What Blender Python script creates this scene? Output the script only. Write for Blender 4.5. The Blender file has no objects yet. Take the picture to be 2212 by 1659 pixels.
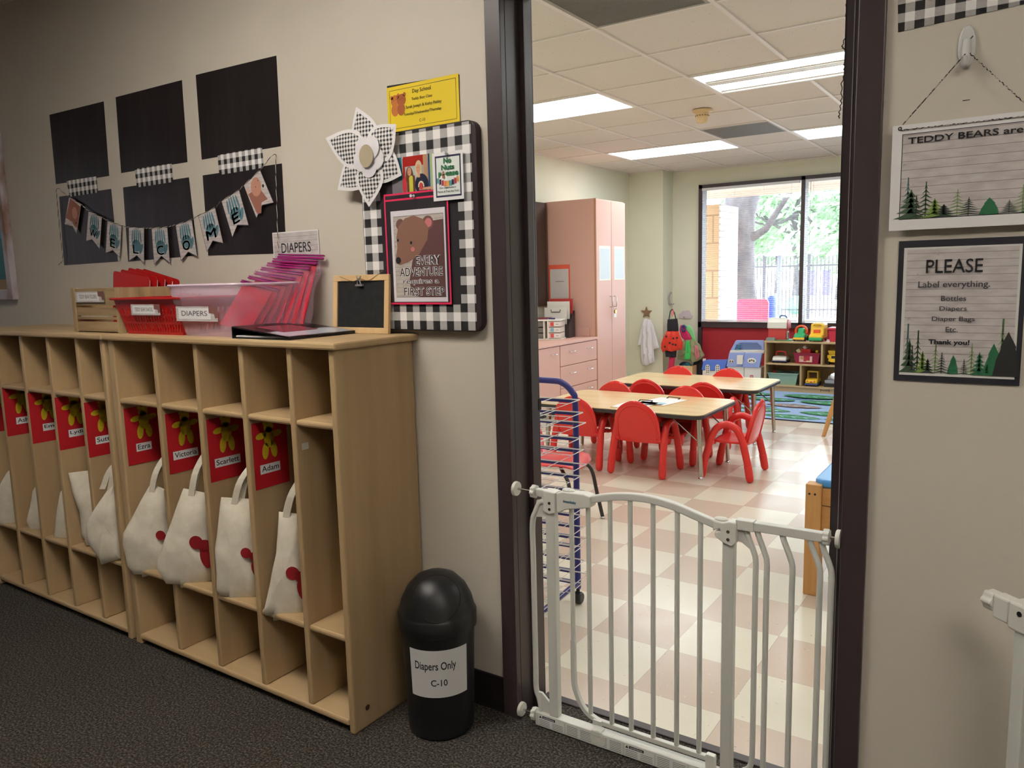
import bpy, bmesh, math, random
from mathutils import Vector, Matrix
random.seed(7)
SC = bpy.context.scene
COL = SC.collection
PI = math.pi

# ---------------------------------------------------------------- camera
CP = Vector((1.0266, -1.8330, 1.33615))
YAW, PIT, ROL, FPX = -0.595182579, -0.137835354, -0.0258099591, 1678.2
_f = Vector((math.sin(YAW)*math.cos(PIT), math.cos(YAW)*math.cos(PIT), math.sin(PIT)))
_r = Vector((math.cos(YAW), -math.sin(YAW), 0)); _u = _r.cross(_f)
CR = _r*math.cos(ROL)+_u*math.sin(ROL); CU = -_r*math.sin(ROL)+_u*math.cos(ROL); CF = _f
cd = bpy.data.cameras.new('camera'); cam = bpy.data.objects.new('camera', cd); COL.objects.link(cam)
cd.sensor_fit = 'HORIZONTAL'; cd.sensor_width = 36; cd.lens = FPX*36/2212; cd.clip_start = .02; cd.clip_end = 300
m = Matrix.Identity(4)
for i in range(3):
    m[i][0] = CR[i]; m[i][1] = CU[i]; m[i][2] = -CF[i]; m[i][3] = CP[i]
cam.matrix_world = m; SC.camera = cam

def on(px, py, ax, v):
    """point of the photograph on the world plane axis ax = v"""
    d = CR*((px-1106)/FPX) - CU*((py-829.5)/FPX) + CF
    return CP + d*((v-CP[ax])/d[ax])
def W(px, py, y=0.0):
    p = on(px, py, 1, y); return (p.x, p.z)

# ---------------------------------------------------------------- world, sun, exposure
SC.view_settings.view_transform = 'Standard'; SC.view_settings.look = 'None'
SC.view_settings.exposure = 1.0; SC.view_settings.gamma = 1.0; SC.view_settings.use_curve_mapping = False
SC.cycles.use_denoising = True
SC.cycles.max_bounces = 9; SC.cycles.diffuse_bounces = 5; SC.cycles.glossy_bounces = 4
SC.cycles.transparent_max_bounces = 24; SC.cycles.transmission_bounces = 6
SC.cycles.caustics_reflective = False; SC.cycles.caustics_refractive = False
SC.cycles.sample_clamp_indirect = 6
wd = bpy.data.worlds.new('world'); SC.world = wd; wd.use_nodes = True
wd.node_tree.nodes['Background'].inputs[0].default_value = (.78, .89, 1.0, 1)
wd.node_tree.nodes['Background'].inputs[1].default_value = 5.6
sl = bpy.data.lights.new('sun', 'SUN'); sl.energy = 2.6; sl.angle = .01; sl.color = (1, .96, .9)
so = bpy.data.objects.new('sun', sl); COL.objects.link(so)
so.rotation_euler = Vector((-.25, .55, -.8)).to_track_quat('-Z', 'Y').to_euler()
LAMP_CORR = 35.0; LAMP_CLASS = 32.0

# ---------------------------------------------------------------- materials
def lin(c):
    return tuple(((v/255)/12.92 if v/255 <= .04045 else ((v/255+.055)/1.055)**2.4) for v in c)
MATS = {}
def mat(name, c=(200, 200, 200), rough=.6, metal=0., spec=.5, emit=0., emitc=None):
    if name in MATS: return MATS[name]
    m = bpy.data.materials.new(name); m.use_nodes = True; MATS[name] = m
    b = m.node_tree.nodes['Principled BSDF']
    b.inputs['Base Color'].default_value = (*lin(c), 1)
    b.inputs['Roughness'].default_value = rough; b.inputs['Metallic'].default_value = metal
    b.inputs['Specular IOR Level'].default_value = spec
    if emit:
        b.inputs['Emission Color'].default_value = (*lin(emitc or c), 1); b.inputs['Emission Strength'].default_value = emit
    return m
def N(m, t, **k):
    n = m.node_tree.nodes.new(t)
    for a, b in k.items(): setattr(n, a, b)
    return n
def L(m, a, b): m.node_tree.links.new(a, b)
def BS(m): return m.node_tree.nodes['Principled BSDF']
def coords(m, scale=(1, 1, 1), kind='Object', rot=(0, 0, 0)):
    tc = N(m, 'ShaderNodeTexCoord'); mp = N(m, 'ShaderNodeMapping')
    mp.inputs['Scale'].default_value = scale; mp.inputs['Rotation'].default_value = rot
    L(m, tc.outputs[kind], mp.inputs[0]); return mp.outputs[0]
def noise(m, vec, scale, detail=3, rough=.5):
    n = N(m, 'ShaderNodeTexNoise'); n.inputs['Scale'].default_value = scale
    n.inputs['Detail'].default_value = detail; n.inputs['Roughness'].default_value = rough
    L(m, vec, n.inputs['Vector']); return n.outputs['Fac']
def ramp(m, fac, stops):
    r = N(m, 'ShaderNodeValToRGB'); e = r.color_ramp.elements
    while len(e) < len(stops): e.new(.5)
    for i, (p, c) in enumerate(stops): e[i].position = p; e[i].color = (*lin(c), 1)
    L(m, fac, r.inputs[0]); return r.outputs[0]
def bump(m, fac, strength, dist=.002):
    b = N(m, 'ShaderNodeBump'); b.inputs['Strength'].default_value = strength; b.inputs['Distance'].default_value = dist
    L(m, fac, b.inputs['Height']); L(m, b.outputs[0], BS(m).inputs['Normal'])
def noisy(name, stops, scale, rough=.6, detail=3, vs=(1, 1, 1), bmp=0, bd=.002, spec=.5, kind='Object'):
    if name in MATS: return MATS[name]
    m = mat(name, (200, 200, 200), rough, 0, spec); f = noise(m, coords(m, vs, kind), scale, detail)
    L(m, ramp(m, f, stops), BS(m).inputs['Base Color'])
    if bmp: bump(m, f, bmp, bd)
    return m
def math_(m, op, a, b=None, c=None):
    n = N(m, 'ShaderNodeMath', operation=op)
    for i, v in enumerate((a, b, c)):
        if v is None: continue
        if isinstance(v, (int, float)): n.inputs[i].default_value = v
        else: L(m, v, n.inputs[i])
    return n.outputs[0]
def sep(m, vec):
    s = N(m, 'ShaderNodeSeparateXYZ'); L(m, vec, s.inputs[0]); return s.outputs
def mixc(m, fac, a, b):
    n = N(m, 'ShaderNodeMix', data_type='RGBA')
    if isinstance(fac, (int, float)): n.inputs[0].default_value = fac
    else: L(m, fac, n.inputs[0])
    for i, v in ((6, a), (7, b)):
        if isinstance(v, tuple): n.inputs[i].default_value = (*lin(v), 1)
        else: L(m, v, n.inputs[i])
    return n.outputs[2]

def gingham(name, cell, white=(238, 236, 234), black=(30, 28, 30), diag=0.0012):
    """woven check: black where both stripes cross, diagonal hatching where one runs, white elsewhere"""
    if name in MATS: return MATS[name]
    m = mat(name, rough=.75); s = sep(m, coords(m))
    sx = math_(m, 'LESS_THAN', math_(m, 'FLOORED_MODULO', s[0], 2*cell), cell)
    sz = math_(m, 'LESS_THAN', math_(m, 'FLOORED_MODULO', s[2], 2*cell), cell)
    d = math_(m, 'LESS_THAN', math_(m, 'FLOORED_MODULO', math_(m, 'SUBTRACT', s[2], s[0]), 2*diag), diag)
    both = math_(m, 'MULTIPLY', sx, sz)
    one = math_(m, 'MULTIPLY', math_(m, 'ABSOLUTE', math_(m, 'SUBTRACT', sx, sz)), d)
    f = math_(m, 'MAXIMUM', both, one)
    L(m, mixc(m, f, white, black), BS(m).inputs['Base Color']); return m
def wood(name, a, b, axis=2, scale=14, rough=.42, contrast=(.32, .68)):
    if name in MATS: return MATS[name]
    m = mat(name, rough=rough, spec=.4); vs = [1., 1., 1.]; vs[axis] = .08
    v = coords(m, tuple(vs)); f = noise(m, v, scale, 5, .6)
    L(m, ramp(m, f, [(contrast[0], a), (contrast[1], b)]), BS(m).inputs['Base Color']); bump(m, f, .05, .001)
    return m
def planks(name, pitch=.0155, base=(205, 198, 196), dark=(120, 112, 110), tint=(188, 180, 178)):
    """printed whitewashed boards with horizontal joints and smudgy knots"""
    if name in MATS: return MATS[name]
    m = mat(name, rough=.7); v = coords(m); s = sep(m, v)
    line = math_(m, 'LESS_THAN', math_(m, 'FLOORED_MODULO', s[2], pitch), pitch*.06)
    n1 = noise(m, coords(m, (1, 1, 3.2)), 24, 4); n2 = noise(m, coords(m, (1, 1, 1.6)), 60, 2)
    c = ramp(m, n1, [(.35, tint), (.6, base)])
    k = math_(m, 'GREATER_THAN', n2, .74)
    c = mixc(m, math_(m, 'MULTIPLY', k, .4), c, dark)
    c = mixc(m, math_(m, 'MULTIPLY', line, .85), c, dark)
    L(m, c, BS(m).inputs['Base Color']); return m
def glassy(name, tint=(255, 255, 255), gloss=.08, rough=.02):
    if name in MATS: return MATS[name]
    m = bpy.data.materials.new(name); m.use_nodes = True; MATS[name] = m; nt = m.node_tree
    nt.nodes.clear(); o = N(m, 'ShaderNodeOutputMaterial'); t = N(m, 'ShaderNodeBsdfTransparent')
    t.inputs[0].default_value = (*lin(tint), 1); g = N(m, 'ShaderNodeBsdfGlossy'); g.inputs['Roughness'].default_value = rough
    x = N(m, 'ShaderNodeMixShader'); lw = N(m, 'ShaderNodeLayerWeight'); lw.inputs[0].default_value = .25
    f = math_(m, 'ADD', math_(m, 'MULTIPLY', lw.outputs['Fresnel'], .5), gloss)
    L(m, f, x.inputs[0]); L(m, t.outputs[0], x.inputs[1]); L(m, g.outputs[0], x.inputs[2]); L(m, x.outputs[0], o.inputs[0])
    return m
def film(name, c, alpha, rough=.15):
    """thin coloured translucent plastic"""
    if name in MATS: return MATS[name]
    m = mat(name, c, rough); BS(m).inputs['Alpha'].default_value = alpha; return m

WHITE = mat('white_paper', (232, 230, 230), .7)
BLACK = mat('black_ink', (22, 20, 24), .7)
DKGREY = mat('dark_grey_ink', (70, 66, 70), .7)
M_WALL = noisy('beige_wall_paint', [(.3, (206, 198, 184)), (.7, (211, 203, 189))], 3, .55, 3, bmp=.04)
M_CWALL = noisy('pale_yellow_wall_paint', [(.3, (220, 219, 198)), (.7, (224, 223, 203))], 3, .6, 2)
M_FRAME = mat('dark_brown_metal', (66, 55, 57), .36)
M_BASEB = mat('dark_rubber', (38, 32, 32), .5)
M_MAPLE = wood('maple_plywood', (178, 150, 110), (198, 170, 128), 2, 9)
M_MAPLEX = wood('maple_plywood_along', (186, 158, 116), (204, 176, 134), 0, 9)
M_PINE = wood('pine_wood', (196, 140, 82), (222, 168, 108), 2, 16)
M_PINEX = wood('pine_wood_along', (190, 132, 76), (220, 166, 106), 0, 12)
M_LTWOOD = wood('light_wood', (214, 178, 128), (230, 198, 150), 2, 20)
M_PEACH = mat('peach_laminate', (218, 174, 160), .5, 0, .3)
M_PEACHD = mat('peach_gap', (140, 88, 76), .6)
M_RED = mat('red_plastic', (224, 50, 46), .28, 0, .5)
M_RED2 = mat('deep_red_plastic', (186, 20, 20), .5)
M_REDCARD = mat('red_card', (196, 22, 34), .7)
M_YELLOW = mat('yellow_card', (222, 196, 30), .75)
M_CHROME = mat('chrome_steel', (190, 184, 176), .22, 1)
M_STEEL = mat('bright_steel', (215, 215, 215), .2, 1)
M_BLACKP = mat('black_plastic', (24, 24, 26), .42)
M_GATE = mat('white_gate_enamel', (214, 214, 206), .38)
M_GATEP = mat('white_gate_plastic', (222, 221, 212), .45)
M_PINK = mat('hot_pink_edge', (232, 44, 92), .5)
M_CANVAS = noisy('cotton_canvas', [(.3, (222, 212, 192)), (.7, (236, 228, 210))], 30, .9, 4, bmp=.35, bd=.003)

# ---------------------------------------------------------------- mesh building
class MB:
    def __init__(s): s.v = []; s.f = []; s.mi = []; s.mats = []
    def mid(s, m):
        if m is None: return 0
        if m not in s.mats: s.mats.append(m)
        return s.mats.index(m)
    def add(s, vs, fs, m=None):
        o = len(s.v); s.v += [tuple(v) for v in vs]; k = s.mid(m)
        for f in fs: s.f.append([i+o for i in f]); s.mi.append(k)
        return s
    def box(s, x0, x1, y0, y1, z0, z1, m=None, M=None):
        v = [Vector(p) for p in ((x0, y0, z0), (x1, y0, z0), (x1, y1, z0), (x0, y1, z0), (x0, y0, z1), (x1, y0, z1), (x1, y1, z1), (x0, y1, z1))]
        if M is not None: v = [M @ p for p in v]
        return s.add(v, [(0, 3, 2, 1), (4, 5, 6, 7), (0, 1, 5, 4), (1, 2, 6, 5), (2, 3, 7, 6), (3, 0, 4, 7)], m)
    def frustum(s, b, t, z0, z1, m=None, cap=(1, 1)):
        """b, t = (x0,x1,y0,y1) at z0 and z1"""
        v = [(b[0], b[2], z0), (b[1], b[2], z0), (b[1], b[3], z0), (b[0], b[3], z0), (t[0], t[2], z1), (t[1], t[2], z1), (t[1], t[3], z1), (t[0], t[3], z1)]
        f = [(0, 1, 5, 4), (1, 2, 6, 5), (2, 3, 7, 6), (3, 0, 4, 7)]
        if cap[0]: f.append((0, 3, 2, 1))
        if cap[1]: f.append((4, 5, 6, 7))
        return s.add(v, f, m)
    def prism(s, poly, a, b, ax=1, m=None, M=None):
        """extrude a 2D outline along axis ax from a to b"""
        def P(p, t):
            q = [p[0], p[1]]; q.insert(ax, t); q = Vector(q)
            return M @ q if M is not None else q
        n = len(poly); v = [P(p, a) for p in poly]+[P(p, b) for p in poly]
        f = [list(range(n)), list(range(2*n-1, n-1, -1))]+[(i, (i+1) % n, (i+1) % n+n, i+n) for i in range(n)]
        return s.add(v, f, m)
    def tube(s, pts, r, seg=8, m=None, closed=False, caps=True):
        pts = [Vector(p) for p in pts]; n = len(pts); rs = r if isinstance(r, (list, tuple)) else [r]*n
        vs = []; fr = None
        for i, p in enumerate(pts):
            a = pts[i-1] if (i or closed) else p; b = pts[(i+1) % n] if (i < n-1 or closed) else p
            t = (b-a).normalized()
            if fr is None:
                up = Vector((0, 0, 1)) if abs(t.z) < .9 else Vector((1, 0, 0)); x = t.cross(up).normalized()
            else:
                x = (fr-t*fr.dot(t)).normalized()
            fr = x; y = t.cross(x)
            for k in range(seg):
                an = 2*PI*k/seg; vs.append(p+(x*math.cos(an)+y*math.sin(an))*rs[i])
        f = []
        for i in range(n if closed else n-1):
            j = (i+1) % n
            for k in range(seg):
                l = (k+1) % seg; f.append((i*seg+k, i*seg+l, j*seg+l, j*seg+k))
        if caps and not closed: f += [list(range(seg-1, -1, -1)), list(range((n-1)*seg, n*seg))]
        return s.add(vs, f, m)
    def lathe(s, prof, seg=24, c=(0, 0, 0), m=None, ax=2, sx=1, sy=1):
        c = Vector(c); vs = []; f = []
        for r, z in prof:
            for k in range(seg):
                a = 2*PI*k/seg; p = [r*math.cos(a)*sx, r*math.sin(a)*sy]; p.insert(ax, z); vs.append(c+Vector(p))
        for i in range(len(prof)-1):
            for k in range(seg):
                l = (k+1) % seg; q = (i*seg+k, i*seg+l, (i+1)*seg+l, (i+1)*seg+k); f.append(q if ax != 1 else q[::-1])
        if prof[0][0] > 1e-5: f.append(list(range(seg-1, -1, -1)))
        if prof[-1][0] > 1e-5: f.append([(len(prof)-1)*seg+k for k in range(seg)])
        return s.add(vs, f, m)
    def ball(s, c, r, m=None, seg=16, rings=8):
        r = r if isinstance(r, tuple) else (r, r, r); c = Vector(c); vs = []; f = []
        for i in range(rings+1):
            t = PI*i/rings
            for k in range(seg):
                a = 2*PI*k/seg; vs.append(c+Vector((r[0]*math.sin(t)*math.cos(a), r[1]*math.sin(t)*math.sin(a), -r[2]*math.cos(t))))
        for i in range(rings):
            for k in range(seg):
                l = (k+1) % seg; f.append((i*seg+k, i*seg+l, (i+1)*seg+l, (i+1)*seg+k))
        return s.add(vs, f, m)
    def build(s, name, m=None, parent=None, loc=None, rz=0, rot=None, smooth=False, bevel=0, bseg=2, solid=0, subd=0, local=None):
        """local: subtract this point from all vertices and place the object there"""
        if local is not None:
            l = Vector(local); s.v = [tuple(Vector(v)-l) for v in s.v]; loc = local
        me = bpy.data.meshes.new(name); me.from_pydata(s.v, [], s.f)
        ms = s.mats or ([m] if m else [])
        for x in ms: me.materials.append(x)
        if s.mats: me.polygons.foreach_set('material_index', s.mi)
        b = bmesh.new(); b.from_mesh(me); bmesh.ops.remove_doubles(b, verts=b.verts, dist=1e-6) if smooth or bevel or subd else None
        bmesh.ops.recalc_face_normals(b, faces=b.faces) if (smooth or bevel or solid or subd) else None
        b.to_mesh(me); b.free()
        if smooth:
            me.shade_smooth(); me.set_sharp_from_angle(angle=math.radians(38))
        o = bpy.data.objects.new(name, me); COL.objects.link(o)
        if parent is not None: o.parent = parent
        if loc is not None: o.location = loc
        if rz: o.rotation_euler[2] = rz
        if rot: o.rotation_euler = rot
        if solid:
            q = o.modifiers.new('solid', 'SOLIDIFY'); q.thickness = solid; q.offset = 0
        if bevel:
            q = o.modifiers.new('bevel', 'BEVEL'); q.width = bevel; q.segments = bseg; q.limit_method = 'ANGLE'; q.angle_limit = math.radians(35)
        if subd:
            q = o.modifiers.new('subd', 'SUBSURF'); q.levels = subd; q.render_levels = subd
        return o
def tag(o, label, cat, group=None, kind=None):
    o['label'] = label; o['category'] = cat
    if group: o['group'] = group
    if kind: o['kind'] = kind
    return o
def struct(o): o['kind'] = 'structure'; return o
def thing(name, label, cat, loc=(0, 0, 0), rz=0, group=None):
    o = bpy.data.objects.new(name, None); o.empty_display_size = .05; COL.objects.link(o)
    o.location = loc; o.rotation_euler = (0, 0, rz); return tag(o, label, cat, group)
def dup(root, loc, rz, label=None, group=None):
    r = root.copy(); COL.objects.link(r); r.location = loc; r.rotation_euler = (0, 0, rz)
    if label: r['label'] = label
    if group: r['group'] = group
    for ch in list(root.children):
        c = ch.copy(); COL.objects.link(c); c.parent = r
        for g in list(ch.children):
            d = g.copy(); COL.objects.link(d); d.parent = c
    return r
def bezier(pts, n=6):
    """smooth curve through points (Catmull-Rom)"""
    P = [Vector(p) for p in pts]; P = [P[0]*2-P[1]]+P+[P[-1]*2-P[-2]]; out = []
    for i in range(1, len(P)-2):
        a, b, c, d = P[i-1:i+3]
        for k in range(n):
            t = k/n; out.append(.5*((2*b)+(c-a)*t+(2*a-5*b+4*c-d)*t*t+(-a+3*b-3*c+d)*t**3))
    out.append(P[-2]); return out
def rrect(x0, x1, y0, y1, r, n=5):
    out = []
    for cx, cy, a0 in ((x1-r, y1-r, 0), (x0+r, y1-r, 90), (x0+r, y0+r, 180), (x1-r, y0+r, 270)):
        for k in range(n+1):
            a = math.radians(a0+90*k/n); out.append((cx+r*math.cos(a), cy+r*math.sin(a)))
    return out

EPS = .00014
ART_TOP = [0.0]
class Art:
    """flat printed or pasted shapes in the local XZ plane, facing -Y, each layer a hair in front of the last"""
    def __init__(s): s.b = MB(); s.k = 0
    def poly(s, pts, m, same=False):
        if not same: s.k += 1
        y = -EPS*s.k; n = len(pts)
        a = sum(pts[i][0]*pts[(i+1) % n][1]-pts[(i+1) % n][0]*pts[i][1] for i in range(n))
        if a < 0: pts = pts[::-1]
        s.b.add([(p[0], y, p[1]) for p in pts], [list(range(n))], m); return s
    def rect(s, x0, z0, x1, z1, m, same=False): return s.poly([(x0, z0), (x1, z0), (x1, z1), (x0, z1)], m, same)
    def ell(s, x, z, rx, rz, m, same=False, n=18, rot=0):
        c, q = math.cos(rot), math.sin(rot); out = []
        for k in range(n):
            a = 2*PI*k/n; u, v = rx*math.cos(a), rz*math.sin(a); out.append((x+u*c-v*q, z+u*q+v*c))
        return s.poly(out, m, same)
    def frame(s, x0, z0, x1, z1, w, m):
        s.k += 1
        for a in ((x0, z0, x1, z0+w), (x0, z1-w, x1, z1), (x0, z0+w, x0+w, z1-w), (x1-w, z0+w, x1, z1-w)): s.rect(*a, m, True)
        return s
    def line(s, pts, w, m):
        s.k += 1
        for (a, b), (c, d) in zip(pts, pts[1:]):
            l = math.hypot(c-a, d-b) or 1; nx, nz = -(d-b)/l*w/2, (c-a)/l*w/2
            s.poly([(a+nx, b+nz), (a-nx, b-nz), (c-nx, d-nz), (c+nx, d+nz)], m, True)
        return s
    def build(s, name, parent=None, loc=(0, 0, 0), rz=0, off=0.0):
        ART_TOP[0] = EPS*s.k+off
        s.b.v = [(v[0], v[1]-off, v[2]) for v in s.b.v]
        return s.b.build(name, None, parent, loc, rz)
_tc = [0]
def text(items, parent, m, name='lettering', off=None, bold=0.0, loc=(0, 0, 0), rz=0):
    """items: (string, x0, z0, x1, z1[, tilt]) fitted into boxes of the parent's local XZ plane"""
    vs = []; fs = []
    if off is None: off = ART_TOP[0]+EPS*1.5; ART_TOP[0] = off
    for it in items:
        s_, x0, z0, x1, z1 = it[:5]; tilt = it[5] if len(it) > 5 else 0
        cu = bpy.data.curves.new('t', 'FONT'); cu.body = s_; cu.size = 1; cu.offset = bold; cu.resolution_u = 3
        ob = bpy.data.objects.new('t', cu); COL.objects.link(ob)
        dg = bpy.context.evaluated_depsgraph_get(); me = bpy.data.meshes.new_from_object(ob.evaluated_get(dg))
        co = [v.co.copy() for v in me.vertices]; pl = [list(p.vertices) for p in me.polygons]
        bpy.data.objects.remove(ob); bpy.data.curves.remove(cu); bpy.data.meshes.remove(me)
        if not co: continue
        a0 = min(c.x for c in co); a1 = max(c.x for c in co); b0 = min(c.y for c in co); b1 = max(c.y for c in co)
        o = len(vs); cx, cz = (x0+x1)/2, (z0+z1)/2; ct, st = math.cos(tilt), math.sin(tilt)
        for c in co:
            u = x0+(c.x-a0)/(a1-a0)*(x1-x0)-cx; v = z0+(c.y-b0)/max(b1-b0, 1e-6)*(z1-z0)-cz
            vs.append((cx+u*ct-v*st, -off, cz+u*st+v*ct))
        fs += [[i+o for i in p] for p in pl]
    b = MB(); b.add(vs, fs, m); return b.build(name, None, parent, loc, rz)
# ================================================================ SETTING
CH = 2.56       # classroom ceiling
CCH = 2.62      # corridor ceiling
XL, XR, YB = -3.29, 2.6, 7.56
WT = .142       # wall between corridor and classroom
OX0, OX1, OZ = -.25, .72, 2.14
def wallpiece(name, boxes, m):
    b = MB()
    for q in boxes: b.box(*q)
    return struct(b.build(name, m))
H2 = WT/2
wallpiece('wall_front', [(-5.2, OX0, 0, H2, 0, CCH+.1), (OX1, 3.4, 0, H2, 0, CCH+.1), (OX0, OX1, 0, H2, OZ, CCH+.1)], M_WALL)
wallpiece('wall_near', [(XL-.1, OX0, H2, WT, 0, CH+.1), (OX1, XR+.1, H2, WT, 0, CH+.1), (OX0, OX1, H2, WT, OZ, CH+.1)], M_CWALL)
wallpiece('wall_opposite', [(-5.2, 3.4, -4.3, -4.2, 0, CCH+.1)], M_WALL)
wallpiece('wall_end', [(3.3, 3.4, -4.2, 0, 0, CCH+.1)], M_WALL)
# left end of the corridor: glazed exit door
wallpiece('wall_exit', [(-5.2, -5.1, -4.2, -2.35, 0, CCH+.1), (-5.2, -5.1, -.95, 0, 0, CCH+.1), (-5.2, -5.1, -2.35, -.95, 2.2, CCH+.1)], M_WALL)
b = MB(); b.box(-5.2, -5.1, -2.35, -2.29, 0, 2.2); b.box(-5.2, -5.1, -1.01, -.95, 0, 2.2); b.box(-5.2, -5.1, -2.29, -1.01, 2.14, 2.2); b.box(-5.17, -5.13, -2.29, -1.01, 0, .25); b.box(-5.17, -5.13, -2.29, -1.01, 1.0, 1.08)
d2 = struct(b.build('door_2', M_FRAME))
struct(MB().box(-5.152, -5.148, -2.29, -1.01, .25, 2.14).build('pane', glassy('tinted_glass', (146, 140, 140)), d2))
wallpiece('wall_left', [(XL-.1, XL, WT, YB+.1, 0, CH+.1)], M_CWALL)
wallpiece('wall_right', [(XR, XR+.1, WT, YB+.1, 0, CH+.1)], M_CWALL)
WX0, WX1, WZ = -2.475, 1.19, 2.375     # storefront window
wallpiece('wall_back', [(XL, -2.83, 7.25, YB, 0, CH+.1), (-2.83, WX0, YB, YB+.16, 0, CH+.1), (WX1, XR+.1, YB, YB+.16, 0, CH+.1), (WX0, WX1, YB, YB+.16, WZ, CH+.1)], M_CWALL)

# carpet
mc = mat('grey_brown_carpet', rough=.98, spec=.1)
v = coords(mc); n1 = noise(mc, v, 150, 4, .72); n2 = noise(mc, coords(mc, (1, 1, 1)), 420, 2); n3 = noise(mc, v, 2.2, 2)
c1 = ramp(mc, n1, [(.36, (38, 35, 33)), (.5, (76, 71, 66)), (.64, (132, 126, 116))])
c1 = mixc(mc, math_(mc, 'MULTIPLY', n3, .35), c1, (66, 60, 54))
L(mc, c1, BS(mc).inputs['Base Color']); bump(mc, n1, .9, .006)
struct(MB().box(-5.2, 3.4, -4.3, .138, -.05, 0).build('floor', mc))
# vinyl tile floor
T = .3048
mf = mat('vinyl_tile_floor', rough=.16, spec=.55); v = coords(mf); s = sep(mf, v)
ti = math_(mf, 'FLOOR', math_(mf, 'DIVIDE', s[0], T)); tj = math_(mf, 'FLOOR', math_(mf, 'DIVIDE', math_(mf, 'SUBTRACT', s[1], .635), T))
par = math_(mf, 'FLOORED_MODULO', math_(mf, 'ADD', ti, tj), 2)
cell = N(mf, 'ShaderNodeCombineXYZ'); L(mf, ti, cell.inputs[0]); L(mf, tj, cell.inputs[1])
wn = N(mf, 'ShaderNodeTexWhiteNoise'); L(mf, cell.outputs[0], wn.inputs['Vector'])
rot = N(mf, 'ShaderNodeVectorRotate', rotation_type='Z_AXIS'); L(mf, v, rot.inputs['Vector'])
L(mf, math_(mf, 'MULTIPLY', wn.outputs['Value'], 6.28), rot.inputs['Angle'])
mp = N(mf, 'ShaderNodeMapping'); mp.inputs['Scale'].default_value = (1, 2.6, 1); L(mf, rot.outputs[0], mp.inputs[0])
sp = noise(mf, mp.outputs[0], 46, 2, .5)
cl = noise(mf, v, 5, 2)
cw = mixc(mf, cl, (226, 218, 198), (232, 225, 208)); cp = mixc(mf, cl, (208, 188, 170), (213, 194, 177))
cc = mixc(mf, par, cw, cp)
cc = mixc(mf, math_(mf, 'MULTIPLY', math_(mf, 'GREATER_THAN', sp, .735), .55), cc, (120, 98, 82))
cc = mixc(mf, math_(mf, 'MULTIPLY', math_(mf, 'LESS_THAN', sp, .28), .5), cc, (245, 238, 225))
gx = math_(mf, 'LESS_THAN', math_(mf, 'FLOORED_MODULO', s[0], T), .0016)
gy = math_(mf, 'LESS_THAN', math_(mf, 'FLOORED_MODULO', math_(mf, 'SUBTRACT', s[1], .635), T), .0016)
cc = mixc(mf, math_(mf, 'MULTIPLY', math_(mf, 'MAXIMUM', gx, gy), .5), cc, (130, 112, 98))
L(mf, cc, BS(mf).inputs['Base Color'])
rn = noise(mf, v, 9, 3); L(mf, math_(mf, 'MULTIPLY_ADD', rn, .14, .15), BS(mf).inputs['Roughness']); bump(mf, noise(mf, v, 2.6, 2), .12, .01)
struct(MB().box(XL-.1, XR+.1, .138, YB+.16, -.05, 0).build('floor', mf))
struct(MB().box(-.215, .686, .132, .162, 0, .006).build('trim_1', M_FRAME, bevel=.002))

# ceilings
ma = mat('mineral_ceiling_tile', rough=.95, spec=.1); v = coords(ma, (1, 1, 1)); g = noise(ma, v, 70, 3, .6); g2 = noise(ma, v, .9, 2)
cc = mixc(ma, g2, (220, 211, 202), (226, 218, 210)); cc = mixc(ma, math_(ma, 'MULTIPLY', math_(ma, 'GREATER_THAN', g, .69), .6), cc, (150, 132, 112))
L(ma, cc, BS(ma).inputs['Base Color']); bump(ma, g, .15, .002)
cx0, cy0, cp_ = -.901, 2.46, .617
M_GRID = mat('ceiling_grid_metal', (228, 220, 214), .45)
cei = struct(MB().box(XL-.1, XR+.1, WT, YB+.1, CH+.006, CH+.1).build('ceiling', ma))
b = MB()
xs = [cx0+cp_*i for i in range(-4, 7) if XL < cx0+cp_*i < XR]; ys = [cy0+cp_*j for j in range(-4, 10) if WT < cy0+cp_*j < YB]
FIX = [(cx0, cx0+2*cp_, cy0+cp_, cy0+2*cp_), (cx0-3*cp_, cx0-cp_, cy0+cp_, cy0+2*cp_), (cx0-3*cp_, cx0-cp_, cy0+5*cp_, cy0+6*cp_), (cx0, cx0+2*cp_, cy0+5*cp_, cy0+6*cp_), (cx0, cx0+2*cp_, cy0-3*cp_, cy0-2*cp_), (cx0-3*cp_, cx0-cp_, cy0-3*cp_, cy0-2*cp_), (cx0+3*cp_, cx0+5*cp_, cy0-1*cp_, cy0)]
for x in xs:
    y = WT
    for q in sorted([(f[2], f[3]) for f in FIX if f[0]+.05 < x < f[1]-.05]): b.box(x-.012, x+.012, y, q[0], CH-.004, CH+.007); y = q[1]
    b.box(x-.012, x+.012, y, YB, CH-.004, CH+.007)
for y in ys: b.box(XL, XR, y-.009, y+.009, CH-.001, CH+.007)
b.box(XL, XL+.02, WT, YB, CH-.006, CH+.006); b.box(-2.83, XR, YB-.02, YB, CH-.006, CH+.006); b.box(XL, -2.83, 7.23, 7.25, CH-.006, CH+.006)
struct(b.build('ceiling_grid', M_GRID, cei))
struct(MB().box(-5.2, 3.4, -4.3, H2, CCH, CCH+.1).build('ceiling', ma))

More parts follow.
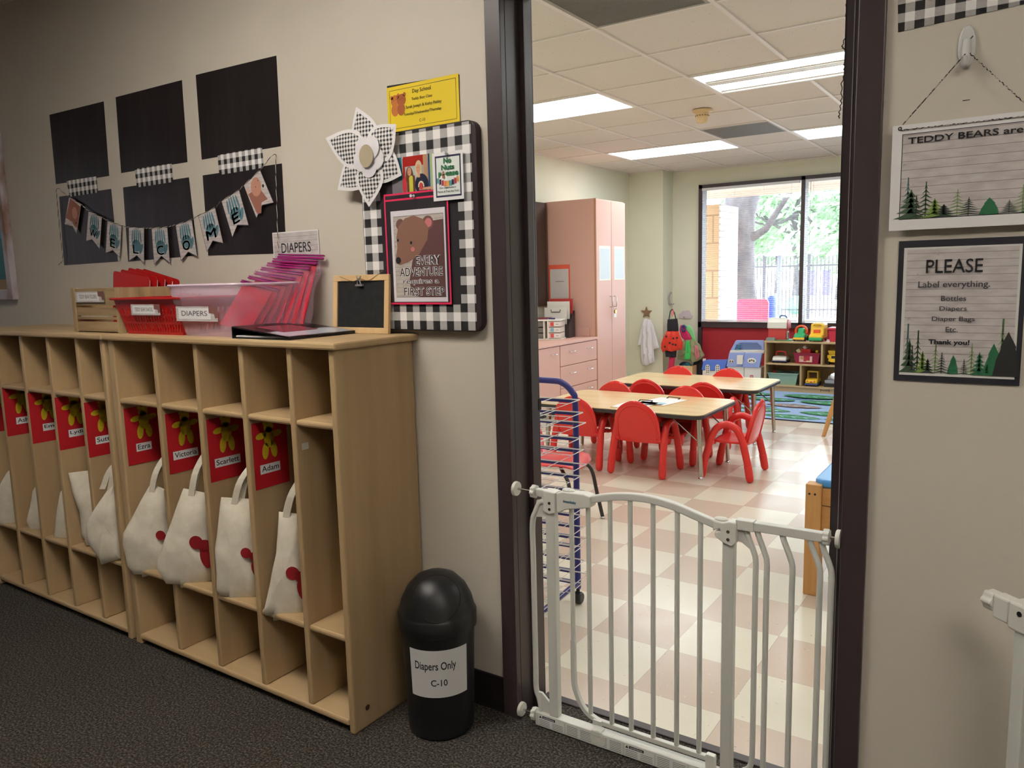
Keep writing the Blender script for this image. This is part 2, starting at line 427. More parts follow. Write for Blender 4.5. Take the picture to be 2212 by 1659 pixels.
# baseboards
b = MB(); b.box(-5.1, -.266, -.008, 0, 0, .113); struct(b.build('baseboard_left', M_BASEB))
b = MB(); b.box(.738, 3.3, -.008, 0, 0, .113); struct(b.build('baseboard_right', M_BASEB))
b = MB(); b.box(XL, XL+.008, 6.0, 7.25, 0, .1); b.box(XL, -2.83, 7.242, 7.25, 0, .1); b.box(-2.83, -2.822, 7.25, YB, 0, .1); b.box(-2.822, WX0, YB-.008, YB, 0, .1)
struct(b.build('baseboard_back', M_CWALL))

# door frame
b = MB()
b.box(-.266, -.215, -.014, .010, 0, 2.19); b.box(-.25, -.215, .01, .148, 0, 2.14)
b.box(.686, .738, -.014, .010, 0, 2.19); b.box(.686, .72, .01, .148, 0, 2.14)
b.box(-.215, .686, -.014, .148, 2.115, 2.19)
b.box(-.266, -.215, .1425, .150, 0, 2.19); b.box(.686, .738, .1425, .150, 0, 2.19)
d1 = struct(b.build('door_1', M_FRAME, bevel=.002))
b = MB(); b.box(-.215, -.198, .079, .112, 0, 2.115); b.box(.643, .686, .079, .112, 0, 2.115); b.box(-.198, .643, .079, .118, 2.10, 2.115)
struct(b.build('door_stop', M_FRAME, d1, bevel=.0015))
b = MB(); b.box(-.2155, -.211, .1235, .1255, 0, 2.11); b.box(.6600, .6620, .0775, .0795, 0, 2.10); b.box(.6720, .6735, .0775, .0795, 0, 2.10)  # left is weatherstrip; the two thin right strips paint edge highlights
struct(b.build('weather_strip_edge_glint', mat('grey_strip', (170, 160, 160), .4), d1))
b = MB(); b.box(-.2155, -.2128, .124, .137, 1.76, 1.775); b.box(-.2155, -.2128, .14, .154, .93, .965)
struct(b.build('strike_plate', mat('dark_bronze', (40, 32, 30), .4, .6), d1))

# storefront window in the back wall
b = MB()
mw = .045
mull = [WX0, -1.2685, -.03, WX1-mw]
for x in mull: b.box(x, x+mw, YB-.05, YB+.10, 0, WZ)
b.box(WX0, WX1, YB-.05, YB+.10, WZ-.045, WZ); b.box(WX0, WX1, YB-.05, YB+.10, .645, .715); b.box(WX0, WX1, YB-.05, YB+.10, 0, .04)
win = struct(b.build('window_1', mat('dark_bronze_window_metal', (64, 52, 56), .45), bevel=.003))
for i in range(3):
    struct(MB().box(mull[i]+mw, mull[i+1], YB+.045, YB+.049, .715, WZ-.045).build('pane', glassy('window_glass'), win))
    struct(MB().box(mull[i]+mw, mull[i+1], YB-.01, YB+.03, .04, .645).build('spandrel_panel', mat('dark_red_panel', (172, 34, 48), .6), win))

# light fixtures and vents in the ceilings
def ceiling_light(x0, x1, y0, y1, z, label, power, group, split=False, col=(.93, .98, 1.0)):
    t = thing('ceiling_light', label, 'ceiling light', ((x0+x1)/2, (y0+y1)/2, z), 0, group)
    hx, hy = (x1-x0)/2, (y1-y0)/2
    f = MB(); f.box(-hx+.012, hx-.012, -hy+.01, -hy+.03, -.004, .03); f.box(-hx+.012, hx-.012, hy-.03, hy-.01, -.004, .03)
    f.box(-hx+.012, -hx+.032, -hy+.03, hy-.03, -.004, .03); f.box(hx-.032, hx-.012, -hy+.03, hy-.03, -.004, .03)
    f.build('frame', mat('white_fixture_metal', (235, 235, 232), .4), t)
    mm = mat('lamp_%g_%d' % (power, split), (255, 255, 255), .5); b_ = BS(mm)
    b_.inputs['Emission Color'].default_value = (*col, 1); b_.inputs['Emission Strength'].default_value = power
    g = MB()
    if split:
        for a, c in ((-hy+.03, -.035), (.035, hy-.03)):
            n = 8
            for i in range(n):
                u, w = a+(c-a)*i/n, a+(c-a)*(i+1)/n
                q = lambda t_: .012-.014*math.sin(PI*(t_-a)/(c-a))
                g.add([(-hx+.032, u, q(u)), (hx-.032, u, q(u)), (hx-.032, w, q(w)), (-hx+.032, w, q(w))], [(0, 1, 2, 3)])
    else:
        g.box(-hx+.032, hx-.032, -hy+.03, hy-.03, 0, .006)
    g.build('diffuser', mm, t)
    if split: MB().box(-hx+.032, hx-.032, -.035, .035, .002, .02).build('reflector', mat('white_fixture_metal', (235, 235, 232), .4), t)
    return t
P = LAMP_CLASS/6
ceiling_light(cx0, cx0+2*cp_, cy0+cp_, cy0+2*cp_, CH, 'twin tube ceiling light beside the door frame, nearest on the right', P, 'classroom ceiling lights', True)
ceiling_light(cx0-3*cp_, cx0-cp_, cy0+cp_, cy0+2*cp_, CH, 'bright flat ceiling light cut by the left door jamb', P, 'classroom ceiling lights')
ceiling_light(cx0-3*cp_, cx0-cp_, cy0+5*cp_, cy0+6*cp_, CH, 'bright flat ceiling light above the tall peach cabinet', P, 'classroom ceiling lights')
ceiling_light(cx0, cx0+2*cp_, cy0+5*cp_, cy0+6*cp_, CH, 'short visible end of ceiling light nearest the window at right', P, 'classroom ceiling lights')
ceiling_light(cx0, cx0+2*cp_, cy0-3*cp_, cy0-2*cp_, CH, 'added unseen classroom ceiling light just inside the doorway on the right', P*.5, 'classroom ceiling lights')  # unseen panel, added to brighten the floor near the gate
ceiling_light(cx0-3*cp_, cx0-cp_, cy0-3*cp_, cy0-2*cp_, CH, 'added unseen classroom ceiling light just inside the doorway on the left', P*.5, 'classroom ceiling lights')  # second unseen panel, also added for light on the near floor
ceiling_light(cx0+3*cp_, cx0+5*cp_, cy0-1*cp_, cy0, CH, 'classroom ceiling light far to the right of the doorway', P, 'classroom ceiling lights')
def vent(x0, y0, label):
    t = thing('ceiling_vent', label, 'vent', (x0+cp_/2, y0+cp_/2, CH))
    h = cp_/2-.011; f = MB()
    f.box(-h, h, -h, -h+.02, -.003, .01); f.box(-h, h, h-.02, h, -.003, .01); f.box(-h, -h+.02, -h+.02, h-.02, -.003, .01); f.box(h-.02, h, -h+.02, h-.02, -.003, .01)
    f.build('frame', mat('vent_frame', (150, 146, 140), .5), t)
    f = MB(); n = 46
    for i in range(n):
        y = -h+.02+(2*h-.04)*i/n; f.box(-h+.02, h-.02, y, y+.007, -.001, .004)
    f.box(-h+.02, h-.02, -h+.02, h-.02, .0045, .006)
    f.build('grille', mat('vent_grille', (118, 116, 112), .5), t)
vent(cx0, cy0-2*cp_, 'large grey return air vent overhead near the door head')
vent(cx0-cp_, cy0+4*cp_, 'small grey return air vent beside the smoke detector')
# corridor lamps, behind and above the camera
ceiling_light(-1.4, -.2, -1.55, -.95, CCH, 'corridor ceiling light above the lockers', LAMP_CORR/6, 'corridor ceiling lights')
ceiling_light(1.3, 2.5, -2.2, -1.6, CCH, 'corridor ceiling light at the right end', LAMP_CORR/6, 'corridor ceiling lights')
x, y = on(1517, 238, 2, CH)[0:2]
t = thing('smoke_detector', 'cream smoke detector on the classroom ceiling', 'smoke detector', (x, y, CH))
MI = mat('aged_ivory_plastic', (226, 196, 150), .5)
MB().lathe([(.075, 0), (.075, -.012), (.06, -.02)], 24).build('base', MI, t, smooth=True)
MB().lathe([(.052, -.012), (.05, -.05), (.044, -.055), (.044, -.075), (.036, -.095), (.0001, -.1)], 24).build('housing', MI, t, smooth=True)
b = MB()
for k in range(16):
    a = 2*PI*k/16; b.box(-.004, .004, .0515, .0535, -.047, -.04, M=Matrix.Rotation(a, 4, 'Z'))
b.build('vent_slots', mat('slot_brown', (120, 90, 60), .6), t)

# ---------------------------------------------------------------- outside
mg = noisy('bright_playground_ground', [(.3, (196, 190, 180)), (.7, (214, 210, 202))], 1.5, .9)
struct(MB().box(-40, 40, YB+.16, 70, -.3, -.1).build('ground', mg))
struct(MB().box(-30, -5.2, -20, YB, -.3, -.1).build('ground', mg))
zs = 2.5
e1 = on(1540, 430, 2, zs); e2 = on(1800, 408, 2, zs)
struct(MB().box(-6, 4, YB+.16, max(e1.y, 8.6), zs, zs+.2).build('ceiling_porch', mat('soffit_paint', (160, 142, 126), .8)))
# limestone pillar by the porch
def brickm(name, c1, c2, mo, sc, bw, rh, side=0):
    m = mat(name, rough=.9); bt = N(m, 'ShaderNodeTexBrick'); L(m, coords(m, (1, 1, 1)), bt.inputs[0])
    sp_ = sep(m, coords(m)); cb = N(m, 'ShaderNodeCombineXYZ'); L(m, sp_[1 if side else 0], cb.inputs[0]); L(m, sp_[2], cb.inputs[1]); L(m, cb.outputs[0], bt.inputs[0])
    for k, c in (('Color1', c1), ('Color2', c2), ('Mortar', mo)): bt.inputs[k].default_value = (*lin(c), 1)
    bt.inputs['Scale'].default_value = sc; bt.inputs['Brick Width'].default_value = bw; bt.inputs['Row Height'].default_value = rh; bt.inputs['Mortar Size'].default_value = .012
    L(m, bt.outputs['Color'], BS(m).inputs['Base Color']); return m
a = on(1527, 600, 1, 8.3); c = on(1552, 600, 1, 8.3); c2 = on(1594, 600, 1, 8.5)
t = thing('stone_pillar', 'tall beige and white stone pillar just outside the window', 'pillar', ((a.x+c.x)/2, 8.6, -.1))
MB().box(a.x-(a.x+c.x)/2-.1, c.x-(a.x+c.x)/2, -.3, .3, 0, 2.3).build('stone_panel', brickm('beige_stone', (226, 188, 150), (214, 176, 140), (176, 140, 110), 1.0, .9, .36), t)
MB().box(c.x-(a.x+c.x)/2, c.x-(a.x+c.x)/2+.02, -.3, .42, 0, 2.3).build('brick_face', brickm('whitewashed_brick', (250, 248, 246), (236, 234, 236), (196, 192, 196), 1.0, .25, .085, 1), t)
# big tree trunk and canopy
M_BARK = noisy('grey_bark', [(.3, (70, 68, 74)), (.7, (112, 108, 112))], 9, .95, 4, vs=(1, 1, .25), bmp=.6, bd=.02)
M_LEAF = noisy('green_leaves', [(.3, (112, 150, 112)), (.7, (172, 200, 166))], 3, .7)
def leaf_cloud(b, c, r, n, size, mi):
    for _ in range(n):
        d = Vector((random.gauss(0, 1), random.gauss(0, 1), random.gauss(0, 1))).normalized()*(random.random()**.4)
        p = Vector(c)+Vector((d.x*r[0], d.y*r[1], d.z*r[2])); a = Vector((random.gauss(0, 1), random.gauss(0, 1), random.gauss(0, 1))).normalized()
        q = a.orthogonal().normalized(); s_ = size*random.uniform(.6, 1.3); w = a.cross(q)
        b.add([p-q*s_, p-w*s_*.45, p+q*s_, p+w*s_*.45], [(0, 1, 2, 3)], mi)
tc_ = on(1592, 600, 1, 11.5)
t = thing('tree', 'large shade tree with thick grey trunk outside the window', 'tree', (tc_.x, 11.5, -.1))
b = MB(); b.tube(bezier([(0, 0, 0), (.05, 0, .6), (.02, 0, 1.6), (.05, 0, 2.6), (.4, .2, 3.8), (.8, .4, 5)], 4), [.34, .33, .31, .3, .29, .285, .28, .275, .27, .27, .27, .27, .28, .28, .26, .25, .25, .22, .2, .18, .15][:21], 14)
b.tube([(.1, 0, 1.9), (.5, -.1, 2.1), (.9, -.1, 2.7)], [.09, .06, .04], 8)
b.build('trunk', M_BARK, t, smooth=True)
b = MB(); leaf_cloud(b, (.3, .4, 5.6), (3, 2.5, 1.4), 1600, .13, M_LEAF); b.build('crown', None, t)
tt = [(1720, 25, 3.3, 2.7, 'wide leafy tree beyond the fence, left of the window mullion'), (1815, 36, 4.2, 4.0, 'wide leafy tree beyond the fence, right of the window mullion'), (1680, 47, 5.0, 4.6, 'smaller leafy tree beyond the fence next to the big trunk')]
for px, y, zc, r, lb in tt:
    c = on(px, 560, 1, y); t = thing('tree', lb, 'tree', (c.x, y, -.1))
    b = MB(); b.tube(bezier([(0, 0, 0), (.1, 0, 1.4), (-.1, 0, 2.8), (.2, 0, 4.6)], 4), [.2-.012*i for i in range(13)], 8)
    for k in range(9):
        a_ = k*2.1; b.tube(bezier([(0, 0, 2.2+k*.2), (math.cos(a_)*r*.4, math.sin(a_)*r*.4, zc-.8+.2*(k % 3)), (math.cos(a_)*r*.85, math.sin(a_)*r*.8, zc+.4*(k % 4)-.3)], 4), [.08, .07, .06, .05, .045, .04, .035, .03, .02], 6)
    b.build('trunk', M_BARK, t, smooth=True)
    b = MB()
    for k in range(16):
        a_ = k*2.4; q = (math.cos(a_)*r*.65, math.sin(a_)*r*.65, zc+r*random.uniform(-.45, .6)); leaf_cloud(b, q, (r*.42, r*.42, .3*r), 300, .055*r, M_LEAF)
    b.build('crown', None, t)
# fence
FY = 21.4
b = MB(); t = thing('fence', 'black metal picket fence around the playground', 'fence', (0, FY, -.1))
x0 = on(1560, 600, 1, FY).x; x1 = on(1960, 600, 1, FY).x; n = 0; x = x0
while x < x1: b.box(x-.011, x+.011, -.01, .01, .05, 1.78); x += .105
b.box(x0, x1, -.015, .015, .25, .29); b.box(x0, x1, -.015, .015, 1.5, 1.54)
MF_ = mat('black_fence_metal', (52, 50, 60), .5)
b.build('picket_panel', MF_, t)
for k in range(5):
    xx = x0+(x1-x0)*k/4; MB().box(xx-.04, xx+.04, -.04, .04, 0, 1.85).build('post', MF_, t)
# playground pieces
M_SL = mat('pink_red_slide_plastic', (226, 60, 110), .45)
a = on(1592, 690, 1, 10); c = on(1660, 690, 1, 10)
t = thing('play_bench', 'pink plastic playground bench just outside the window', 'bench', ((a.x+c.x)/2, 10, -.1)); w = (c.x-a.x)/2; zt = on(1625, 646, 1, 10).z+.1
MB().prism(rrect(-w, w, zt*.45, zt, .06), -.03, .03, 1).build('backrest', M_SL, t, bevel=.01)
MB().prism(rrect(-w, w, -.45, .05, .06), zt*.42, zt*.47, 2).build('seat', M_SL, t, bevel=.01)
for sx in (-1, 1): MB().box(sx*(w-.12)-.04, sx*(w-.12)+.04, -.4, 0, 0, zt*.42).build('leg', M_SL, t)
MBL = mat('blue_playground_plastic', (52, 84, 200), .5)
def pole(px, py0, py1, y, w, label, m, name='playground_post'):
    a = on(px, py0, 1, y); z1 = a.z+.1
    t = thing(name, label, 'post', (a.x, y, -.1))
    MB().lathe([(w/2, 0), (w/2, z1), (w*.3, z1+w*.3), (.0001, z1+w*.35)], 14).build('shaft', m, t, smooth=True)
    MB().lathe([(w*.8, 0), (w*.8, .08), (w*.5, .12)], 14).build('base_ring', m, t, smooth=True)
pole(1667, 645, 690, 12, .16, 'thick blue playground post beside the pink bench', MBL)
pole(1716, 642, 665, 27, .18, 'short blue playground post left of the window mullion', MBL)
c = on(1683, 600, 1, 17)
t = thing('patio_umbrella', 'white patio umbrella on a grey pole beyond the window', 'umbrella', (c.x, 17, -.1))
MB().lathe([(.045, 0), (.045, 1.78)], 10).build('pole', mat('grey_pole', (96, 98, 120), .5), t, smooth=True)
b = MB(); n = 8
vs = [(0, 0, 2.02)]+[(.34*math.cos(2*PI*k/n), .34*math.sin(2*PI*k/n), 1.76) for k in range(n)]
b.add(vs, [(0, k+1, (k+1) % n+1) for k in range(n)]); b.build('canopy', mat('white_canvas_canopy', (246, 246, 246), .8), t, solid=.01)
# playhouse with purple posts, cubes
c = on(1800, 600, 1, 42); t = thing('playhouse', 'purple playhouse tower behind the playground fence', 'playhouse', (c.x, 42, -.1))
MPU = mat('purple_plastic', (112, 104, 196), .5)
for sx in (-1.1, -.3, .9): MB().box(sx-.2, sx+.2, -.2, .2, 0, 1.9).build('post', MPU, t)
MB().box(-1.4, 1.3, -.7, .7, 1.9, 2.0).build('deck', MPU, t)
t = thing('play_cube', 'green bush shaped climber left of the window mullion', 'toy', (on(1718, 620, 1, 24).x, 24, -.1)); MB().ball((0, 0, .3), (.3, .3, .3)).build('body', mat('mint_green_plastic', (110, 200, 160), .5), t, smooth=True)
# blinds
def blind(x0, x1, label):
    t = thing('window_blind', label, 'blind', ((x0+x1)/2, YB-.075, .73), 0, 'window blinds')
    h = (x1-x0)/2; top = WZ-.045-.73; ms = mat('blind_slat', (222, 222, 226), .5); b = MB(); n = int((top-.05)/.0235)
    for i in range(n):
        z = .02+i*.0235; b.add([(-h, -.0125, z-.0015), (h, -.0125, z-.0015), (h, 0, z+.0012), (-h, 0, z+.0012), (h, .0125, z+.0015), (-h, .0125, z+.0015)], [(0, 1, 2, 3), (3, 2, 4, 5)])
    b.build('slats', ms, t, smooth=True)
    MB().box(-h, h, -.012, .012, 0, .012).build('bottom_rail', ms, t)
    MB().box(-h, h, -.015, .015, top-.03, top).build('head_rail', ms, t)
    b = MB()
    for q in (-.85, -.3, .3, .85): b.tube([(q*h, -.014, .01), (q*h, -.014, top-.02)], .0011, 4)
    b.build('ladder_cord', mat('cord_grey', (190, 190, 190), .7), t)
    MB().tube([(-h+.06, -.02, top-.02), (-h+.06, -.022, top-.75)], .003, 6).build('tilt_wand', mat('clear_wand', (180, 180, 190), .2), t)
blind(mull[0]+mw+.01, mull[1]-.01, 'raised slat blind in the wide left window bay')
blind(mull[1]+mw+.01, mull[2]-.01, 'slat blind in the window bay right of the mullion')
# ================================================================ LOCKERS
LT = 1.168      # top surface of the lockers
def locker(label, x0, x1, divs, pl, pr, top):
    """x0, x1 outer ends; divs divider centres; pl, pr end panel thickness"""
    t = thing('coat_locker', label, 'coat locker', ((x0+x1)/2, -.17, 0), 0, None); cx = (x0+x1)/2
    Z0, Z1 = .022, .042
    X = lambda x: x-cx
    fy, by = -.168, .166
    for k, (a, c) in enumerate(((x0, x0+pl), (x1-pr, x1))):
        MB().box(X(a), X(c), fy, by, 0, LT-.02).build('side_panel', M_MAPLE, t, bevel=.006)
    MB().box(X(x0)-top[0], X(x1)+top[1], fy-.014, by+.003, LT-.021, LT).build('top_panel', M_MAPLEX, t, bevel=.006)
    MB().box(X(x0+pl), X(x1-pr), by-.012, by-.004, .03, LT-.02).build('back_panel', M_MAPLE, t)
    for d in divs: MB().box(X(d)-.0105, X(d)+.0105, fy+.001, by-.012, Z1, LT-.021).build('divider', M_MAPLE, t, bevel=.005)
    MB().box(X(x0+pl), X(x1-pr), fy-.002, by-.012, Z0, Z1).build('bottom_shelf', M_MAPLEX, t, bevel=.006)
    ed = [x0+pl]+[q for d in divs for q in (d-.0105, d+.0105)]+[x1-pr]
    for i in range(0, len(ed), 2):
        MB().box(X(ed[i])+.0005, X(ed[i+1])-.0005, fy+.004, by-.012, .917, .936).build('cubby_shelf', M_MAPLEX, t, bevel=.0065)
        MB().box(X(ed[i])+.0005, X(ed[i+1])-.0005, fy+.004, by-.012, .283, .302).build('cubby_shelf', M_MAPLEX, t, bevel=.0065)
        xm = X((ed[i]+ed[i+1])/2)
        MB().tube([(xm, by-.013, .84), (xm, by-.03, .842), (xm, by-.045, .835), (xm, by-.05, .85), (xm, by-.05, .865)], .004, 6).build('coat_hook', M_STEEL, t, smooth=True)
    return t
LK2 = locker('right maple locker with five compartments, its plain side panel facing the trash can', -1.735, -.58, [-1.452, -1.220, -.990, -.768], .035, .022, (.004, .020))
for yy in (-.13,): MB().lathe([(.008, -.001), (.009, .0008), (.004, .0012)], 10, ax=0).build('screw_cap', mat('dark_knot', (70, 44, 28), .6), LK2, loc=(.5785, -.112+0*yy, .062))
LK1 = locker('left maple locker cut off by the left edge of the photo', -2.86, -1.765, [-2.617, -2.396, -2.177, -1.957], .022, .026, (.003, .012))

# name cards: red card, felt bear, white name label, stuck on the divider sides
def felt_bear(a, cx, cz, s, m):
    a.k += 1
    for dx, dz, rx, rz, r in ((0, .02, .02, .034, 0), (0, .052, .019, .018, 0), (-.015, .068, .0075, .0075, 0), (.015, .068, .0075, .0075, 0),
                              (-.03, .028, .021, .0105, .15), (.03, .028, .021, .0105, -.15+.3), (-.0165, -.022, .0125, .027, -.12), (.0165, -.022, .0125, .027, .12)):
        a.ell(cx+dx*s, cz+dz*s, rx*s, rz*s, m, True, 20, r)
M_FELT = noisy('yellow_felt', [(.3, (196, 168, 20)), (.7, (214, 188, 34))], 120, .95)
def name_card(x, y, z, w, name, label, tilt=0, lx=.035, tw=None):
    t = thing('name_card', label, 'name card', (x, y, z), PI/2, 'red name cards in the lockers')
    h = .213
    a = Art(); a.rect(0, 0, w, h, M_REDCARD); a.build('card', t)
    a = Art(); a.k = 2; felt_bear(a, w*.47, h*.66, 1.0, M_FELT); a.build('felt_bear', t)
    tw = tw or .013*len(name)+.012
    a = Art(); a.k = 2; a.rect(lx, .046, lx+tw+.012, .076, WHITE); lb = a.build('name_label', t)
    text([(name, lx+.006, .053, lx+.006+tw, .071)], lb, BLACK, bold=.008)
    return t
name_card(-1.6985, -.322, .684, .155, 'Ezra', 'red bear name card in the leftmost compartment of the right locker', lx=.035, tw=.048)
name_card(-1.4405, -.322, .684, .155, 'Victoria', 'red bear name card with the longest name, second compartment of right locker', lx=.018, tw=.085)
name_card(-1.2085, -.322, .684, .155, 'Scarlett', 'red bear name card in the middle compartment of the right locker', lx=.02, tw=.088)
name_card(-.9785, -.322, .689, .135, 'Adam', 'red bear name card beside the empty compartment of the right locker', lx=.022, tw=.066)
name_card(-2.606, -.335, .71, .155, 'Asher', 'red bear name card in the second compartment of the left locker', lx=.04, tw=.07)
name_card(-2.385, -.335, .70, .155, 'Emily', 'red bear name card in the middle compartment of the left locker', lx=.045, tw=.07)
name_card(-2.166, -.335, .695, .155, 'Lydia', 'red bear name card in the fourth compartment of the left locker', lx=.04, tw=.066)
name_card(-1.946, -.335, .69, .155, 'Sutton', 'red bear name card in the left locker compartment next to the right locker', lx=.03, tw=.08)
name_card(-2.836, -.33, .70, .155, 's', 'red name card in the leftmost locker compartment at the photo edge', lx=.12, tw=.008)
a = on(652, 967, 0, -.757)
t = thing('hook_strip_tag', 'small white adhesive tag in the empty locker compartment', 'tag', (-.757, a.y, a.z-.008), PI/2)
Art().rect(0, 0, .026, .02, mat('greyish_white_tape', (210, 206, 196), .6)).build('tape', t)

# tote bags
M_PRINT = mat('dark_red_print', (150, 18, 24), .8)
def pl_px(o, th, pts):
    n = Vector((-math.sin(th), math.cos(th), 0)); d = Vector((math.cos(th), math.sin(th), 0)); o = Vector((o[0], o[1], 0)); out = []
    for px, py in pts:
        v = CR*((px-1106)/FPX) - CU*((py-829.5)/FPX) + CF; t = (o-CP).dot(n)/v.dot(n); q = CP+v*t; out.append(((q-o).dot(d), q.z))
    return out
def tote(label, ox, oy, deg, left, smax, ztop, zbot, hook=None, dots=(), T_=.026, slant=0):
    """left: photo points down the visible left edge from the top hem to the bottom; the right side is completed to smax"""
    th = math.radians(deg); L_ = pl_px((ox, oy), th, left)
    out = L_+[(smax*.6, zbot-.006), (smax, zbot+.02), (smax+.004, (zbot+ztop)/2), (smax-slant, ztop)]
    s0 = min(p[0] for p in out); z0 = min(p[1] for p in out)
    t = thing('tote_bag', label, 'tote bag', (ox+math.cos(th)*s0, oy+math.sin(th)*s0, z0), th, 'canvas tote bags hanging in the lockers')
    P_ = [(a-s0, c-z0) for a, c in out]
    # densify
    D_ = []
    for i, p in enumerate(P_):
        q = P_[(i+1) % len(P_)]; n = max(1, int(math.hypot(q[0]-p[0], q[1]-p[1])/.03))
        for k in range(n): D_.append((p[0]+(q[0]-p[0])*k/n, p[1]+(q[1]-p[1])*k/n))
    cx = sum(p[0] for p in D_)/len(D_); cz = sum(p[1] for p in D_)/len(D_); zt = max(p[1] for p in D_); n = len(D_)
    rnd = random.Random(len(label)*7+int(abs(ox)*100))
    vs = []; fs = []
    rings = [(1, .10), (.95, .45), (.82, .75), (.6, .95), (.32, 1.05), (.08, 1.1)]
    for sg in (-1, 1):
        for sc, tk in rings:
            for i, p in enumerate(D_):
                x = cx+(p[0]-cx)*sc; z = cz+(p[1]-cz)*sc; e = min(1, (zt-z)/.12+.18)
                w = math.sin(z*38+ox*50+x*20)*.0035*(1-abs(sc-.6)) + rnd.uniform(-.0012, .0012)*(sc < .99)
                vs.append((x, sg*(T_*tk*e)+w, z))
    R_ = len(rings)
    for g in (0, 1):
        for r in range(R_-1):
            for i in range(n):
                j = (i+1) % n; o = g*R_*n+r*n; fs.append((o+i, o+j, o+n+j, o+n+i))
        o = g*R_*n+(R_-1)*n; fs.append([o+i for i in range(n)])
    for i in range(n): j = (i+1) % n; fs.append((i, j, R_*n+j, R_*n+i))
    b = MB(); b.add(vs, fs); body = b.build('bag_body', M_CANVAS, t, smooth=True)
    # hem seam and crease
    zz = ztop-z0; b = MB()
    # handles
    if hook:
        hx, hz = pl_px((ox, oy), th, [hook])[0]; hx -= s0; hz -= z0; hx2, hz2 = hx+.06, hz+.08
        for sg, base in ((-1, hx-.035), (1, smax-s0-.05)):
            x0_ = max(base if sg < 0 else base, .05)
            p = bezier([(x0_, sg*.004, zz-.02), (x0_+(hx2-x0_)*.35, sg*.006, zz+(hz2-zz)*.45), (hx2, .05, hz2)], 5); w = .011
            vs = []; fs = []
            for q in p: vs += [(q[0]-w, q[1]-.0015, q[2]), (q[0]+w, q[1]-.0015, q[2]), (q[0]+w, q[1]+.0015, q[2]), (q[0]-w, q[1]+.0015, q[2])]
            for i in range(len(p)-1):
                for k in range(4): fs.append((i*4+k, i*4+(k+1) % 4, i*4+4+(k+1) % 4, i*4+4+k))
            MB().add(vs, fs).build('handle', M_CANVAS, t)
    for px, py, r in dots:
        s_, z_ = pl_px((ox, oy), th, [(px, py)])[0]; s_ -= s0; z_ -= z0
        a = Art(); a.k = 1; a.ell(s_, z_, r, r, M_PRINT, True); a.ell(s_+.03, z_-.012, r*1.1, r*.9, M_PRINT, True); a.ell(s_+.03, z_-.055, r*.8, r*1.6, M_PRINT, True, rot=.2)
        a.build('print', t, off=T_*1.12+.004)
    return t
tote('cream tote bag bulging leftward in the leftmost compartment of the right locker', -1.80, -.415, 33, [(330, 1046), (322, 1050), (268, 1150), (266, 1175), (276, 1223), (290, 1240), (322, 1240)], .27, .60, .275, (342, 1000), [(356, 1150, .018)])
tote('largest cream tote bag, with red bear print, second compartment of right locker', -1.56, -.42, 33, [(396, 1055), (341, 1208), (340, 1228), (360, 1260), (396, 1262)], .28, .62, .285, (427, 990), [(432, 1165, .024)])
tote('upright cream tote bag in the middle compartment of the right locker', -1.30, -.40, 30, [(478, 1074), (466, 1180), (469, 1275), (476, 1286), (505, 1288)], .27, .635, .283, (524, 1030), [(540, 1187, .018)])
tote('narrow topped cream tote bag beside the empty locker compartment', -1.07, -.40, 30, [(603, 1105), (598, 1190), (571, 1320), (575, 1328), (620, 1332)], .26, .62, .275, (636, 1050), [(640, 1230, .022)])
tote('cream tote bag in the left locker touching its right end panel', -1.99, -.42, 30, [(250, 1034), (244, 1040), (188, 1125), (187, 1140), (192, 1172), (218, 1210)], .20, .60, .29, (254, 1010))
tote('tilted cream tote bag with open hem in fourth compartment of left locker', -2.215, -.385, 35, [(147, 1022), (158, 1060), (173, 1105), (180, 1160), (188, 1171)], .235, .62, .31)
tote('sliver of cream tote bag in the middle compartment of left locker', -2.40, -.36, 35, [(131, 1062), (124, 1100), (117, 1160), (121, 1166)], .22, .60, .285)
tote('sliver of cream tote bag in the second compartment of left locker', -2.63, -.36, 35, [(72, 1058), (66, 1095), (58, 1128), (66, 1146)], .22, .60, .285)
tote('cream tote bag in the leftmost locker compartment at the photo edge', -2.84, -.37, 35, [(14, 1022), (-6, 1060), (-14, 1105), (4, 1136)], .2, .60, .28)

# ================================================================ THINGS ON THE LOCKERS
def label_strip(parent, x0, z0, x1, z1, s, y=0, brown=True, fn='label'):
    """white label with faint plank print and a brown bear corner"""
    a = Art(); w, h = x1-x0, z1-z0
    a.rect(x0, z0, x1, z1, planks('plank_print_small', .008)); a.rect(x0+w*.06, z0+h*.14, x1-w*.16, z1-h*.12, WHITE)
    if brown: a.poly([(x1-w*.2, z1), (x1, z1), (x1, z0+h*.25), (x1-w*.06, z0+h*.2), (x1-w*.08, z0+h*.5), (x1-w*.2, z0+h*.55)], mat('bear_brown_print', (128, 84, 78), .8))
    o = a.build(fn, parent, loc=(0, y, 0))
    text([(s, x0+w*.14, z0+h*.36, x1-w*.24, z0+h*.7)], o, DKGREY)
    return o
